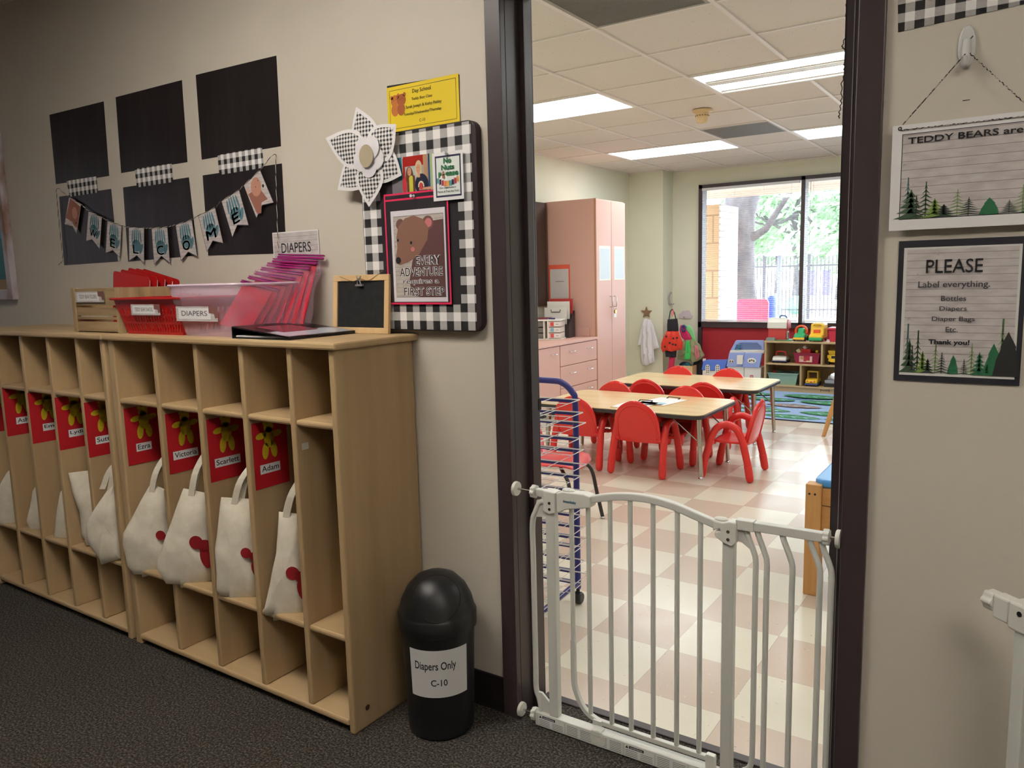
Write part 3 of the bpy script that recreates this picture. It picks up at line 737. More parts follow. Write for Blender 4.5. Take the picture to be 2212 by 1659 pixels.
# slatted crate
M_CRATE = wood('weathered_crate_wood', (140, 116, 82), (186, 162, 122), 0, 22, .7)
M_CRATEV = wood('weathered_crate_post', (150, 126, 90), (192, 168, 126), 2, 22, .7)
t = thing('wooden_crate', 'weathered slatted wooden crate holding red folders on the left locker', 'crate', (-1.865, -.165, LT))
hw, hd, ch = .163, .135, .165
for sx in (-1, 1):
    for sy in (-1, 1): MB().box(sx*hw-(.022 if sx > 0 else 0), sx*hw+(.022 if sx < 0 else 0), sy*hd-(.02 if sy > 0 else 0), sy*hd+(.02 if sy < 0 else 0), 0, ch).build('corner_post', M_CRATEV, t, bevel=.001)
for z0, z1 in ((.004, .040), (.048, .058), (.062, .092), (.1, ch-.001)):
    for sy in (-1, 1): MB().box(-hw+.022, hw-.022, sy*(hd-.008)-.004, sy*(hd-.008)+.004, z0, z1).build('slat', M_CRATE, t, bevel=.001)
for z0, z1 in ((.004, .05), (.06, .1), (.11, ch-.001)):
    for sx in (-1, 1): MB().box(sx*(hw-.008)-.004, sx*(hw-.008)+.004, -hd+.02, hd-.02, z0, z1).build('slat', M_CRATEV, t, bevel=.001)
MB().box(-hw+.022, hw-.022, -hd+.02, hd-.02, .002, .01).build('base_board', M_CRATE, t)
label_strip(t, -.13, .112, .07, .152, 'TEDDY BEAR FOLDERS', y=-hd-.001)
# red folders in the crate
for k in range(5):
    f = thing('pocket_folder', ('frontmost red folder standing in the wooden crate', 'second red folder from the front in the wooden crate', 'middle red folder in the wooden crate', 'second red folder from the wall in the wooden crate', 'red folder nearest the wall in the wooden crate')[k], 'folder', (-1.90+.010*k, -.15+.022*k, LT+.012), 0, 'red folders in the crate')
    b = MB(); w, h = .245, .212-.004*abs(k-2)
    M_ = Matrix.Rotation(math.radians(7+1.2*k), 4, 'Y')@Matrix.Rotation(math.radians(-2), 4, 'X')
    b.prism(rrect(-w/2, w/2, 0, h, .012), -.001, .001, 1, M=M_); b.build('cover', M_RED2, f)
    MB().box(-w/2+.004, w/2+.002, .0012, .002, .02, h-.012, M=M_).build('sheet', WHITE, f)
# red basket
MRB = mat('red_basket_plastic', (186, 20, 20), .4)
t = thing('plastic_basket', 'red slotted plastic basket between the crate and clear bin', 'basket', (-1.505, -.19, LT))
bw, bd, bh = .165, .10, .122; tw, td = .2, .125
def slotwall(b, p0, p1, q0, q1, n, rows):
    """wall from bottom edge p0-p1 to top edge q0-q1 with slots"""
    p0, p1, q0, q1 = map(Vector, (p0, p1, q0, q1))
    def pt(u, v): return (p0.lerp(p1, u)).lerp(q0.lerp(q1, u), v)
    def quad(u0, u1, v0, v1): b.add([pt(u0, v0), pt(u1, v0), pt(u1, v1), pt(u0, v1)], [(0, 1, 2, 3)])
    v_ = 0
    for r0, r1 in rows:
        quad(0, 1, v_, r0); v_ = r1
        du = 1/n
        for i in range(n): quad(i*du, i*du+du*.42, r0, r1)
        quad(.985, 1, r0, r1)
    quad(0, 1, v_, 1)
b = MB(); rows = [(.08, .3), (.36, .52), (.58, .74)]
B_ = [(-bw, -bd, 0), (bw, -bd, 0), (bw, bd, 0), (-bw, bd, 0)]; Q_ = [(-tw, -td, bh), (tw, -td, bh), (tw, td, bh), (-tw, td, bh)]
for i, n in ((0, 22), (1, 13), (2, 22), (3, 13)): j = (i+1) % 4; slotwall(b, B_[i], B_[j], Q_[i], Q_[j], n, rows)
b.add(B_, [(0, 3, 2, 1)])
b.build('basket_body', MRB, t, solid=.003)
pr = [(tw+.012, td+.012), (tw-.002, td-.002)]
b = MB()
for x0, x1, y0, y1 in ((-tw-.012, tw+.012, -td-.012, -td+.003), (-tw-.012, tw+.012, td-.003, td+.012), (-tw-.012, -tw+.003, -td, td), (tw-.003, tw+.012, -td, td)): b.box(x0, x1, y0, y1, bh-.002, bh+.006)
b.build('rim', MRB, t, bevel=.003)
mlab = Matrix.Rotation(0, 4, 'X')
lb = label_strip(t, -.09, .068, .085, .105, 'TEDDY BEAR SNACKS', y=-td-.0035)
for k in range(4):
    f = thing('snack_pouch', ('frontmost red folded card standing in the red basket', 'second red folded card from the front in the red basket', 'third red folded card from the front in the red basket', 'rearmost red folded card in the red basket')[k], 'card', (-1.47+.010*k, -.20+.012*k, LT+.02), 0, 'red folded cards in the basket')
    M_ = Matrix.Rotation(math.radians(12+5*k), 4, 'Y'); b = MB(); b.prism(rrect(-.04, .04, 0, .115, .01), -.001, .001, 1, M=M_); b.build('cover', M_RED2, f)
    MB().box(-.036, .042, .0012, .002, .01, .11, M=M_).build('sheet', WHITE, f)
# clear bin
M_CLEAR = film('clear_pink_plastic', (236, 206, 226), .30, .2)
t = thing('clear_storage_bin', 'translucent pinkish plastic bin full of zip bags marked diapers', 'storage bin', (-1.185, -.17, LT))
bw, bd, bh, tw, td = .145, .125, .165, .178, .158
b = MB(); pb = rrect(-bw, bw, -bd, bd, .02, 4); pt_ = rrect(-tw, tw, -td, td, .03, 4); pm = rrect(-tw+.008, tw-.008, -td+.008, td-.008, .026, 4); n = len(pb)
vs = [(x, y, 0) for x, y in pb]+[(x*.97, y*.97, bh*.62) for x, y in pm]+[(x, y, bh*.66) for x, y in pm]+[(x, y, bh) for x, y in pt_]
fs = [list(range(n))[::-1]]
for r in range(3):
    for i in range(n): j = (i+1) % n; fs.append((r*n+i, r*n+j, (r+1)*n+j, (r+1)*n+i))
b.add(vs, fs); b.build('bin_body', M_CLEAR, t, smooth=True, solid=.0025)
b = MB(); b.tube([(x*1.015, y*1.015, bh) for x, y in pt_], .005, 6, closed=True); b.build('rim', film('clear_pink_rim', (244, 224, 238), .6, .2), t, smooth=True)
a = label_strip(t, -.145, .05, .075, .098, 'DIAPERS', y=-td+.010)
# zip bags leaning in the bin
M_ZIPR = mat('red_pink_card_in_bag', (208, 22, 48), .35); M_ZIPF = film('zip_bag_film', (240, 190, 216), .07, .08); M_ZIPS = mat('purple_zip_strip', (150, 30, 110), .3)
ZL = ('frontmost and lowest zip bag leaning in the clear bin', 'second zip bag from the front of the clear bin stack', 'third zip bag from the front of the clear bin stack', 'middle zip bag of the stack in the clear bin', 'third zip bag from the back of the clear bin stack', 'second zip bag from the back of the clear bin stack', 'rearmost and tallest zip bag, just under the wall card')
for k in range(7):
    lean = math.radians(-33+2.2*k); w = .10; h = .185+.0135*k
    f = thing('zip_bag', ZL[k], 'zip bag', (-1.165+.020*k, -.225+.018*k, LT+.012), math.radians(-4+1.5*k), 'zip bags in the clear bin')
    M_ = Matrix.Rotation(math.radians(9-k), 4, 'Y')@Matrix.Rotation(lean, 4, 'X')
    vs = []; fs = []; nu, nv = 6, 10
    for j in range(nv+1):
        for i in range(nu+1):
            u = -w+2*w*i/nu; v_ = h*j/nv; dy = .012*math.sin(j*.9+k)*(j/nv)+.006*math.cos(i*1.3+k*.7)
            vs.append(M_@Vector((u*(1+.06*math.sin(j)), dy, v_)))
    for j in range(nv):
        for i in range(nu): fs.append((j*(nu+1)+i, j*(nu+1)+i+1, (j+1)*(nu+1)+i+1, (j+1)*(nu+1)+i))
    b = MB(); b.add([(v[0], v[1], v[2]) for v in vs], fs); b.build('film', M_ZIPF, f, smooth=True, solid=.004)
    b = MB(); b.add([M_@Vector(p) for p in ((-w*.86, 0, .01), (w*.8, 0, .01), (w*.8, 0, h*.88), (-w*.86, 0, h*.88))], [(0, 1, 2, 3)]); b.build('card_insert', M_ZIPR, f, solid=.002)
    b = MB(); b.box(-w*1.02, w*1.02, -.004, .004, h*.93, h*.955, M=M_); b.box(-w*1.02, w*1.02, -.004, .004, h*.97, h*.985, M=M_); b.build('zip_strip', M_ZIPS, f)
# ring binder
t = thing('ring_binder', 'black edged ring binder with clear cover lying on the right locker', 'binder', (-.90, -.195, LT))
w, d = .13, .133; MBK = mat('binder_black_vinyl', (20, 20, 24), .3)
MB().box(-w, w, -d, d, 0, .004).build('back_cover', MBK, t, bevel=.001)
MB().box(-w-.003, -w, -d, d, 0, .036).build('spine', MBK, t, bevel=.001)
b = MB(); b.add([(-w, -d, .033), (w, -d, .006), (w, d, .006), (-w, d, .033), (-w, -d, .037), (w, -d, .010), (w, d, .010), (-w, d, .037)], [(0, 3, 2, 1), (4, 5, 6, 7), (0, 1, 5, 4), (1, 2, 6, 5), (2, 3, 7, 6), (3, 0, 4, 7)]); b.build('front_cover', MBK, t)
b = MB(); b.add([(-w+.012, -d+.006, .0355), (w-.01, -d+.006, .0112), (w-.01, d-.006, .0112), (-w+.012, d-.006, .0355)], [(0, 1, 2, 3)]); b.build('cover_sheet', mat('glossy_cover_sheet', (196, 200, 214), .12), t)
b = MB(); b.add([(-w+.05, -d+.05, .0321), (w-.08, -d+.05, .0186), (w-.08, d-.08, .0186), (-w+.05, d-.08, .0321)], [(0, 1, 2, 3)]); b.build('cover_picture', mat('brown_pink_picture', (130, 60, 72), .15), t)
MB().box(-w+.005, w-.02, -d+.01, d-.01, .0045, .009).build('pages', WHITE, t)
for yy in (-.07, 0, .07): MB().tube([(-w+.012+.011*math.cos(a_/12*2*PI), yy, .0195+.0135*math.sin(a_/12*2*PI)) for a_ in range(12)], .0016, 5, closed=True).build('ring', M_STEEL, t, smooth=True)
# small chalkboard
t = thing('chalkboard', 'small black chalkboard in a light wood frame leaning on the wall', 'chalkboard', (-.755, -.052, LT))
w, h = .122, .185; R_ = Matrix.Rotation(math.radians(-5), 4, 'X')
for q in ((-w, w, 0, .019), (-w, w, h-.019, h)): MB().box(q[0], q[1], -.006, .006, q[2], q[3], M=R_).build('frame_rail', M_LTWOOD, t, bevel=.0015)
for q in ((-w, -w+.019), (w-.019, w)): MB().box(q[0], q[1], -.006, .006, .019, h-.019, M=R_).build('frame_stile', M_LTWOOD, t, bevel=.0015)
MB().box(-w+.018, w-.018, -.001, .003, .018, h-.018, M=R_).build('slate', noisy('slate_black', [(.3, (16, 17, 18)), (.7, (30, 31, 33))], 40, .8), t)
b = MB(); b.box(-.017, .014, -.011, -.004, h-.036, h-.03, M=R_); b.tube([R_@Vector(p) for p in ((-.009, -.009, h-.03), (-.006, -.012, h-.016), (-.011, -.012, h-.004))], .002, 5); b.tube([R_@Vector(p) for p in ((.006, -.009, h-.03), (.003, -.012, h-.016), (.008, -.012, h-.004))], .002, 5)
b.build('bulldog_clip', mat('silver_clip', (200, 200, 200), .3, .8), t)
b = MB(); b.tube(bezier([R_@Vector(p) for p in ((-w+.03, -.007, h-.004), (-.03, -.008, h-.02), (0, -.009, h-.012), (.04, -.008, h-.018), (w-.025, -.007, h+.01))], 5), .0009, 4); b.build('jute_cord', mat('jute', (150, 120, 80), .9), t)
# ================================================================ PAPER AND SIGNS ON THE CORRIDOR WALL
def quadthing(name, label, cat, pts, y, m, th=.0006, group=None):
    """pts: photo corners on the plane y; one thin sheet of its own"""
    P_ = [W(px, py, y) for px, py in pts]; x0 = min(p[0] for p in P_); z0 = min(p[1] for p in P_)
    b = MB(); b.prism([(p[0]-x0, p[1]-z0) for p in P_], 0, -th, 1)
    o = b.build(name, m, None, (x0, y, z0)); return tag(o, label, cat, group)
M_BPAP = noisy('black_construction_paper', [(.3, (32, 27, 28)), (.7, (42, 36, 37))], 3, .36, 3, vs=(2.5, 1, .6), bmp=.35, bd=.012, spec=.35)
G = 'black paper squares on the wall'
for pts, lb in (([(107, 248), (224, 219), (236, 380), (121, 398)], 'black paper sheet, upper left of the six on the wall'),
                ([(250, 210), (393, 173), (405, 350), (262, 374)], 'black paper sheet, upper middle of the six on the wall'),
                ([(423, 162), (597, 120), (607, 316), (436, 345)], 'black paper sheet, upper right and largest looking of the six'),
                ([(128, 425), (240, 408), (255, 565), (139, 573)], 'black paper sheet, lower left of the six, with sheen'),
                ([(266, 405), (408, 383), (427, 552), (277, 565)], 'black paper sheet, lower middle of the six, behind banner letters'),
                ([(438, 379), (609, 353), (619, 547), (450, 552)], 'black paper sheet, lower right of the six, behind the last pennants')):
    quadthing('black_paper', lb, 'paper', pts, -.0005, M_BPAP, .0006, G)
GG = gingham('gingham_paper_small', .0172)
for pts, lb in (([(144, 391), (208, 381), (212, 416), (151, 425)], 'gingham paper strip between the two left black sheets'),
                ([(291, 365), (371, 353), (374, 393), (296, 405)], 'gingham paper strip between the two middle black sheets'),
                ([(470, 335), (566, 318), (570, 362), (474, 378)], 'gingham paper strip between the two right black sheets')):
    quadthing('gingham_strip', lb, 'paper strip', pts, -.0015, GG, .0006, 'gingham strips between black papers')
quadthing('gingham_strip', 'gingham paper strip high on the wall right of the door', 'paper strip', [(1939, -80), (2290, -150), (2290, -8), (1940, 70)], -.0005, gingham('gingham_paper_right', .0178), .0006)
# staples
tag(MB().box(0, .012, -.0012, 0, 0, .0012).build('staple', mat('rust', (60, 50, 44), .5), None, (W(2080, 218)[0], 0, W(2080, 218)[1])), 'single staple left in the wall under the adhesive hook', 'staple')

# banner
Y_B = -.010
t = thing('pennant_banner', 'welcome pennant banner strung across the black paper sheets', 'banner', (-1.6, Y_B, 1.6))
O_ = Vector((-1.6, Y_B, 1.6))
def loc2(px, py, y=Y_B): x, z = W(px, py, y); return (x+1.6, z-1.6)
tw = [(127, 572), (136, 560), (132, 520), (127, 470), (124, 430), (124, 407), (146, 423), (176, 442), (191, 455), (221, 470), (232, 476), (262, 487), (279, 491), (312, 493), (328, 493), (362, 490), (379, 486), (415, 474), (428, 466), (465, 448), (478, 435), (517, 410), (526, 401), (562, 367), (594, 333), (596, 370), (598, 430), (600, 500), (602, 545)]
for c, (off, m_) in enumerate(((0, mat('white_twine', (214, 206, 190), .9)), (PI, mat('black_twine', (50, 46, 46), .9)))):
    pts = bezier([(*loc2(a, c_)[:1], 0, loc2(a, c_)[1]) for a, c_ in tw], 14); pp = []
    for i, p in enumerate(pts):
        an = i*.9+off; pp.append((p[0]+.0008*math.cos(an), -.0012+.0008*math.sin(an), p[2]+.0008*math.cos(an)))
    b = MB(); b.tube(pp, .0011, 4); b.build('twine', m_, t)
M_TEAL = mat('teal_handprint', (92, 134, 146), .8); M_BR = mat('banner_bear_brown', (158, 104, 88), .8); M_BRL = mat('banner_bear_light', (196, 142, 120), .8)
PN = [('bear', (149, 425), (176, 441), (166, 507), (157, 490), (139, 485)), ('W', (191, 455), (221, 469), (216, 539), (199, 518), (186, 521)),
      ('E', (232, 476), (263, 487), (260, 558), (244, 542), (228, 547)), ('L', (278, 490), (312, 492), (312, 570), (296, 553), (279, 564)),
      ('C', (327, 492), (362, 490), (368, 569), (349, 554), (333, 572)), ('O', (379, 485), (415, 474), (427, 555), (407, 545), (391, 564)),
      ('M', (428, 465), (465, 447), (483, 526), (460, 521), (447, 545)), ('E', (478, 434), (517, 409), (538, 487), (513, 487), (502, 513)),
      ('bear2', (526, 400), (562, 366), (592, 438), (567, 444), (554, 472))]
for k, (nm, *pp) in enumerate(PN):
    TL, TR, BR, NO, BL = [Vector((*loc2(*q),)) for q in pp]
    u = (TR-TL); v = ((BL+BR)/2-(TL+TR)/2)
    def q(a, c, TL=TL, u=u, v=v): p = TL+u*a+v*c; return (p.x, p.y)
    a = Art(); a.k = 2+k % 2
    edge = mat('pennant_edge', (90, 86, 86), .8)
    a.poly([tuple(x) for x in (TL, TR, BR, NO, BL)], edge)
    ce = (TL+TR+BR+BL)/4
    a.poly([tuple(ce+(x-ce)*.955) for x in (TL, TR, BR)]+[tuple(ce+(NO-ce)*.93)]+[tuple(ce+(BL-ce)*.955)], planks('plank_print_banner', .014))
    if nm.startswith('bear'):
        if nm == 'bear':
            a.poly([q(.12, .02), q(.97, .1), q(.97, .82), q(.72, .8), q(.55, .72), q(.02, .72)], M_BR); a.ell(*q(.62, .4), .022, .026, M_BRL); a.ell(*q(.85, .68), .004, .004, BLACK); a.ell(*q(.9, .35), .002, .002, BLACK)
        else:
            a.poly([q(.05, .3), q(.65, .38), q(.82, .8), q(.5, .75), q(.3, .98), q(.1, .92)], M_BR); a.ell(*q(.12, .22), .008, .01, mat('bear_ear_pink', (214, 168, 158), .8)); a.ell(*q(.53, .3), .028, .033, M_BRL); a.ell(*q(.85, .42), .005, .006, BLACK); a.ell(*q(.52, .3), .002, .002, BLACK); a.ell(*q(.72, .2), .002, .002, BLACK)
        a.build('pennant', t)
    else:
        w = u.length; rt = math.atan2(u.y, u.x)
        a.k += 1
        for i, (fx, ln) in enumerate(((.24, .24), (.37, .29), (.5, .31), (.63, .29), (.76, .25))):
            a.ell(*q(fx, .26), w*.048, v.length*ln*.78, M_TEAL, True, 12, rt+(.5-fx)*-.5)
        a.ell(*q(.5, .52), w*.30, v.length*.17, M_TEAL, True, rot=rt); a.ell(*q(.8, .6), w*.09, v.length*.17, M_TEAL, True, 14, rt-.55)
        o = a.build('pennant', t)
        c = q(.46, .62); hh = v.length*.25; ww = w*(.34 if nm in 'EL' else .42 if nm in 'CO' else .52)
        sh = lambda d: [(nm, c[0]-ww/2+d*math.cos(q8*PI/4), c[1]-hh/2+d*math.sin(q8*PI/4), c[0]+ww/2+d*math.cos(q8*PI/4), c[1]+hh/2+d*math.sin(q8*PI/4), rt) for q8 in range(8)]
        text(sh(.0020), o, WHITE, name='letter_outline'); text(sh(.0007), o, BLACK, name='letter')
# DIAPERS card
x0, z1 = W(588, 503, -.004); x1 = W(687, 497, -.004)[0]
t = thing('wall_card', 'small plank print card reading diapers above the clear bin', 'sign', (x0, -.004, z1-.15)); w = x1-x0
Art().rect(0, 0, w, .15, WHITE).rect(.004, .004, w-.004, .146, planks('plank_print', .0165)).build('card', t)
text([('DIAPERS', w*.19, .078, w*.83, .112)], t, BLACK, bold=.005)

# yellow class sign
x0, z0 = W(843, 287, -.003); x1, z1 = W(990, 158, -.003); x0 = -.642
t = thing('class_sign', 'bright yellow class notice above the gingham board', 'sign', (x0, -.003, z0)); w, h = x1-x0, z1-z0
M_YP = mat('bright_yellow_paper', (238, 208, 32), .6)
a = Art(); a.rect(0, 0, w, h, M_YP); a.frame(w*.035, h*.06, w*.965, h*.92, .0014, mat('yellow_sign_line', (96, 82, 30), .8))
mb1 = mat('print_bear_orange', (204, 122, 60), .8); mb2 = mat('print_bear_brown', (176, 98, 52), .8)
def bx(u, v): return (w*u, h*v)
for dx, m_ in ((0, mb1), (.09, mb2)):
    a.ell(*bx(.11+dx, .48), w*.055, h*.14, m_); a.ell(*bx(.115+dx*1.05, .68), w*.062, h*.13, m_); a.ell(*bx(.065+dx, .76), w*.02, h*.045, m_, True); a.ell(*bx(.165+dx, .79), w*.02, h*.045, m_, True)
    a.ell(*bx(.10+dx, .70), w*.004, h*.01, BLACK); a.ell(*bx(.135+dx, .71), w*.004, h*.01, BLACK, True)
a.build('sheet', t)
text([('Day School', w*.37, h*.755, w*.63, h*.865), ('Teddy Bear Class', w*.355, h*.605, w*.645, h*.685), ('Sarah Joseph & Kathy Paisley', w*.27, h*.445, w*.77, h*.53), ('Tuesday/Wednesday/Thursday', w*.235, h*.30, w*.765, h*.38), ('C-10', w*.455, h*.135, w*.535, h*.2)], t, mat('yellow_sign_ink', (58, 48, 30), .8), bold=.006)
quadthing('sign_shadow_sheet', 'dark sheet painted as the shadow edge of the yellow class notice', 'paper', [(836, 186), (992, 161), (994, 269), (845, 288)], -.001, BLACK, .0006)  # black sheet stands in for the shadow along the notice's edges

# gingham board
BX0, BX1, BZ0, BZ1, BY = -.742, -.312, 1.183, 1.768, -.028
t = thing('bulletin_board', 'tall bulletin board edged in gingham, hung left of the door', 'bulletin board', ((BX0+BX1)/2, 0, BZ0)); hw, h = (BX1-BX0)/2, BZ1-BZ0
MB().prism(rrect(-hw-.004, hw+.016, -.004, h+.004, .03), 0, BY+.001, 1).build('backing', mat('dark_maroon_board', (44, 28, 34), .6), t, bevel=.002)
G1 = gingham('gingham_board', .0262, diag=.0014); BXm = (BX0+BX1)/2
c1 = (-.666-BXm, -.366-BXm); cz = (1.258-BZ0, 1.66-BZ0)
Art().rect(c1[0]-.01, cz[0]-.01, c1[1]+.01, cz[1]+.01, mat('black_board_felt', (36, 30, 36), .8)).build('centre_panel', t, loc=(0, BY, 0))
a = Art(); a.k = 3
for q in ((-hw, 0, hw, cz[0]), (-hw, cz[1]+.02, hw, h), (-hw, cz[0], c1[0], cz[1]+.02), (c1[1], cz[0], hw, cz[1]+.02)): a.rect(*q, G1, True)
a.build('gingham_border', t, loc=(0, BY, 0))
# photo of two teachers
def wallbox(px0, px1, py0, py1, y):
    a = W(px0, py1, y); b_ = W(px1, py0, y); return a[0], a[1], b_[0], b_[1]
x0, z0, x1, z1 = -.612, 1.592, -.443, 1.695
y = BY-.003; t = thing('photograph', 'colour photo of two women posing at a playground, pinned on the board', 'photo', (x0, y, z0)); w, h = x1-x0, z1-z0
sk = mat('photo_skin', (214, 160, 130), .5); a = Art()
C_ = lambda n, c: mat('photo_'+n, c, .35)
def R(u0, v0, u1, v1, m_): a.rect(w*u0, h*v0, w*u1, h*v1, m_)
def E(u, v, ru, rv, m_, **k): a.ell(w*u, h*v, w*ru, h*rv, m_, **k)
R(0, 0, 1, 1, C_('background', (186, 196, 190))); R(0, 0, .25, 1, C_('grey', (120, 116, 122))); R(.17, .35, .25, 1, C_('teal', (60, 120, 140))); R(.28, .72, .78, 1, C_('red_roof', (176, 40, 32))); R(.27, 0, .32, .95, C_('red_roof', (176, 40, 32)))
R(.74, 0, .84, 1, C_('tan', (190, 150, 116))); R(.85, 0, .89, 1, C_('blue_post', (52, 74, 130))); R(.89, 0, 1, 1, C_('green', (170, 190, 140))); E(.30, .2, .05, .3, C_('red_seat', (200, 60, 70)))
E(.42, .45, .085, .26, C_('brown_hair', (110, 62, 44))); E(.46, .16, .085, .3, C_('yellow_top', (206, 206, 76))); R(.36, 0, .41, .45, C_('brown_hair', (110, 62, 44))); R(.50, 0, .545, .45, C_('brown_hair', (110, 62, 44))); E(.425, .57, .046, .12, sk)
E(.64, .62, .082, .24, C_('blonde_hair', (216, 196, 160))); E(.70, .18, .15, .3, C_('navy_shirt', (36, 42, 62))); E(.635, .62, .05, .13, sk); R(.61, .38, .67, .5, sk); R(.64, .02, .95, .09, sk)
for k in range(9):
    an = PI*k/8; E(.69+.05*math.cos(an)*1.1, .13+.12*math.sin(an), .014, .03, C_('white_petal', (230, 224, 190)))
E(.69, .13, .038, .1, C_('flower_red', (214, 70, 76)))
for u, v in ((.41, .6), (.44, .61), (.62, .65), (.65, .65)): E(u, v, .005, .01, BLACK)
E(.425, .52, .015, .008, C_('lip', (190, 80, 80))); E(.637, .56, .016, .008, C_('lip', (190, 80, 80)))
a.build('print', t)
# pink edged pocket with the bear poster
x0, z0, x1, z1 = -.646, 1.259, -.397, 1.592; y = BY-.006
t = thing('poster_pocket', 'hot pink edged clear pocket with brown bear adventure poster', 'poster', (x0, y, z0)); w, h = x1-x0, z1-z0
a = Art(); a.rect(0, 0, w, h, mat('black_pocket_sheet', (40, 34, 40), .5)); a.frame(0, 0, w, h, .0055, M_PINK); a.rect(0, h-.022, w, h-.0165, M_PINK); a.build('pocket', t)
px0, pz0, px1, pz1 = .025, .008, w-.013, h-.052
a = Art(); a.k = 4; a.rect(px0, pz0, px1, pz1, mat('poster_paper', (222, 218, 224), .5))
ax0, az0, ax1, az1 = px0+.011, pz0+.014, px1-.007, pz1-.017; aw, ah = ax1-ax0, az1-az0
a.rect(ax0-.0008, az0-.0008, ax1+.0008, az1+.0008, DKGREY); a.rect(ax0, az0, ax1, az1, planks('poster_planks', .0125, (196, 188, 180), (110, 100, 96), (176, 166, 158)))
def A(u, v): return (ax0+aw*u, az0+ah*v)
M1 = mat('bear_dark_brown', (98, 62, 62), .7); M2 = mat('bear_mid_brown', (140, 100, 84), .7); M3 = mat('bear_pink', (206, 118, 124), .7)
a.poly([A(.66, .87), A(.8, .92), A(1, .93), A(1, 0), A(.5, 0), A(.33, .02), A(.28, .2), A(.36, .45)], M1)
a.ell(*A(.14, .9), aw*.09, ah*.07, mat('bear_ear_brown', (118, 80, 72), .7)); a.ell(*A(.7, .9), aw*.11, ah*.085, mat('bear_ear_brown', (118, 80, 72), .7)); a.ell(*A(.71, .9), aw*.07, ah*.055, M3)
a.poly([A(.02, .5), A(.02, .43), A(.1, .4), A(.3, .44), A(.5, .52), A(.68, .7), A(.71, .84), A(.6, .95), A(.42, 1.0), A(.24, .97), A(.1, .88), A(.05, .75), A(.06, .62)], M2)
a.ell(*A(.07, .46), aw*.055, ah*.042, BLACK); a.ell(*A(.08, .71), aw*.02, ah*.018, BLACK); a.ell(*A(.35, .67), aw*.023, ah*.02, BLACK); a.ell(*A(.38, .59), aw*.04, ah*.028, M3)
p_ = a.build('poster', t)
L_ = [('EVERY', A(.43, .395), A(.93, .505)), ('ADVENTURE', A(.10, .26), A(.96, .365)), ('requires a', A(.16, .15), A(.88, .225)), ('FIRST STEP', A(.17, .02), A(.98, .12))]
text([(s_, p[0]-.0006, p[1]-.0008, q_[0]+.0006, q_[1]+.0008) for s_, p, q_ in L_], p_, WHITE, bold=.05, name='letter_outline')
text([(s_, p[0], p[1], q_[0], q_[1]) for s_, p, q_ in L_], p_, BLACK, bold=.004)
t2 = thing('push_pin', 'clear push pin holding the pink edged pocket', 'push pin', (W(898, 424, BY)[0], BY-.008, W(898, 424, BY)[1]))
MB().lathe([(.0045, 0), (.0045, -.003), (.0025, -.005), (.0025, -.011), (.0045, -.0135), (.0045, -.015)], 12, ax=1).build('head', mat('clear_pin_plastic', (230, 230, 235), .1), t2, smooth=True)
MB().tube([(0, -.004, -.002), (.005, -.007, -.006), (.002, -.009, -.0105), (-.004, -.007, -.006)], .0007, 5, closed=True).build('wire_ring', M_STEEL, t2)
# no nuts card
x0, z0, x1, z1 = -.447, 1.557, -.336, 1.692; y = BY-.010
t = thing('allergy_card', 'white no nuts notice with tiny bunting, pinned top right of board', 'sign', (x0, y, z0)); w, h = x1-x0, z1-z0
NV = mat('navy_border', (44, 44, 78), .7); a = Art(); a.rect(0, 0, w, h, WHITE); a.rect(w*.09, h*.07, w*.93, h*.93, NV); a.rect(w*.13, h*.11, w*.89, h*.89, mat('card_inner', (226, 232, 228), .7))
cs = [mat('bunt_%d' % i, c, .7) for i, c in enumerate(((90, 150, 150), (34, 44, 72), (176, 44, 66), (224, 120, 50), (228, 160, 60), (66, 140, 140), (34, 44, 72), (176, 44, 66), (226, 150, 60)))]
for i, c in enumerate(cs):
    u = .13+.083*i; d = .09*math.sin(PI*(i+.5)/9); zc = .49-d
    a.poly([(w*u, h*zc), (w*(u+.07), h*(zc-.0)), (w*(u+.07), h*(zc-.13)), (w*(u+.035), h*(zc-.10)), (w*u, h*(zc-.13))], c)
a.build('card', t)
gr = mat('green_lettering', (44, 112, 70), .7)
text([('No', w*.38, h*.76, w*.64, h*.88), ('Nuts', w*.3, h*.625, w*.73, h*.735), ('P', w*.2, h*.48, w*.31, h*.59), ('ease', w*.44, h*.5, w*.86, h*.585)], t, gr, bold=.05)
text([('Our classroom is', w*.22, h*.245, w*.76, h*.285), ('Peanut & Tree Nut Free!', w*.16, h*.165, w*.86, h*.21)], t, BLACK, bold=.01, name='small_lettering')
a = Art(); a.ell(w*.375, h*.56, w*.035, h*.05, mat('peanut_tan', (170, 120, 90), .7)); a.ell(w*.37, h*.5, w*.04, h*.05, mat('peanut_tan', (170, 120, 90), .7), True); a.build('peanut_print', t, off=.0030)
MB().lathe([(.004, 0), (.004, -.004), (.0025, -.008), (.004, -.012)], 10, ax=1).build('pin', mat('clear_pin_plastic', (230, 230, 235), .1), t, loc=(w*.5, -.003, h*.965), smooth=True)
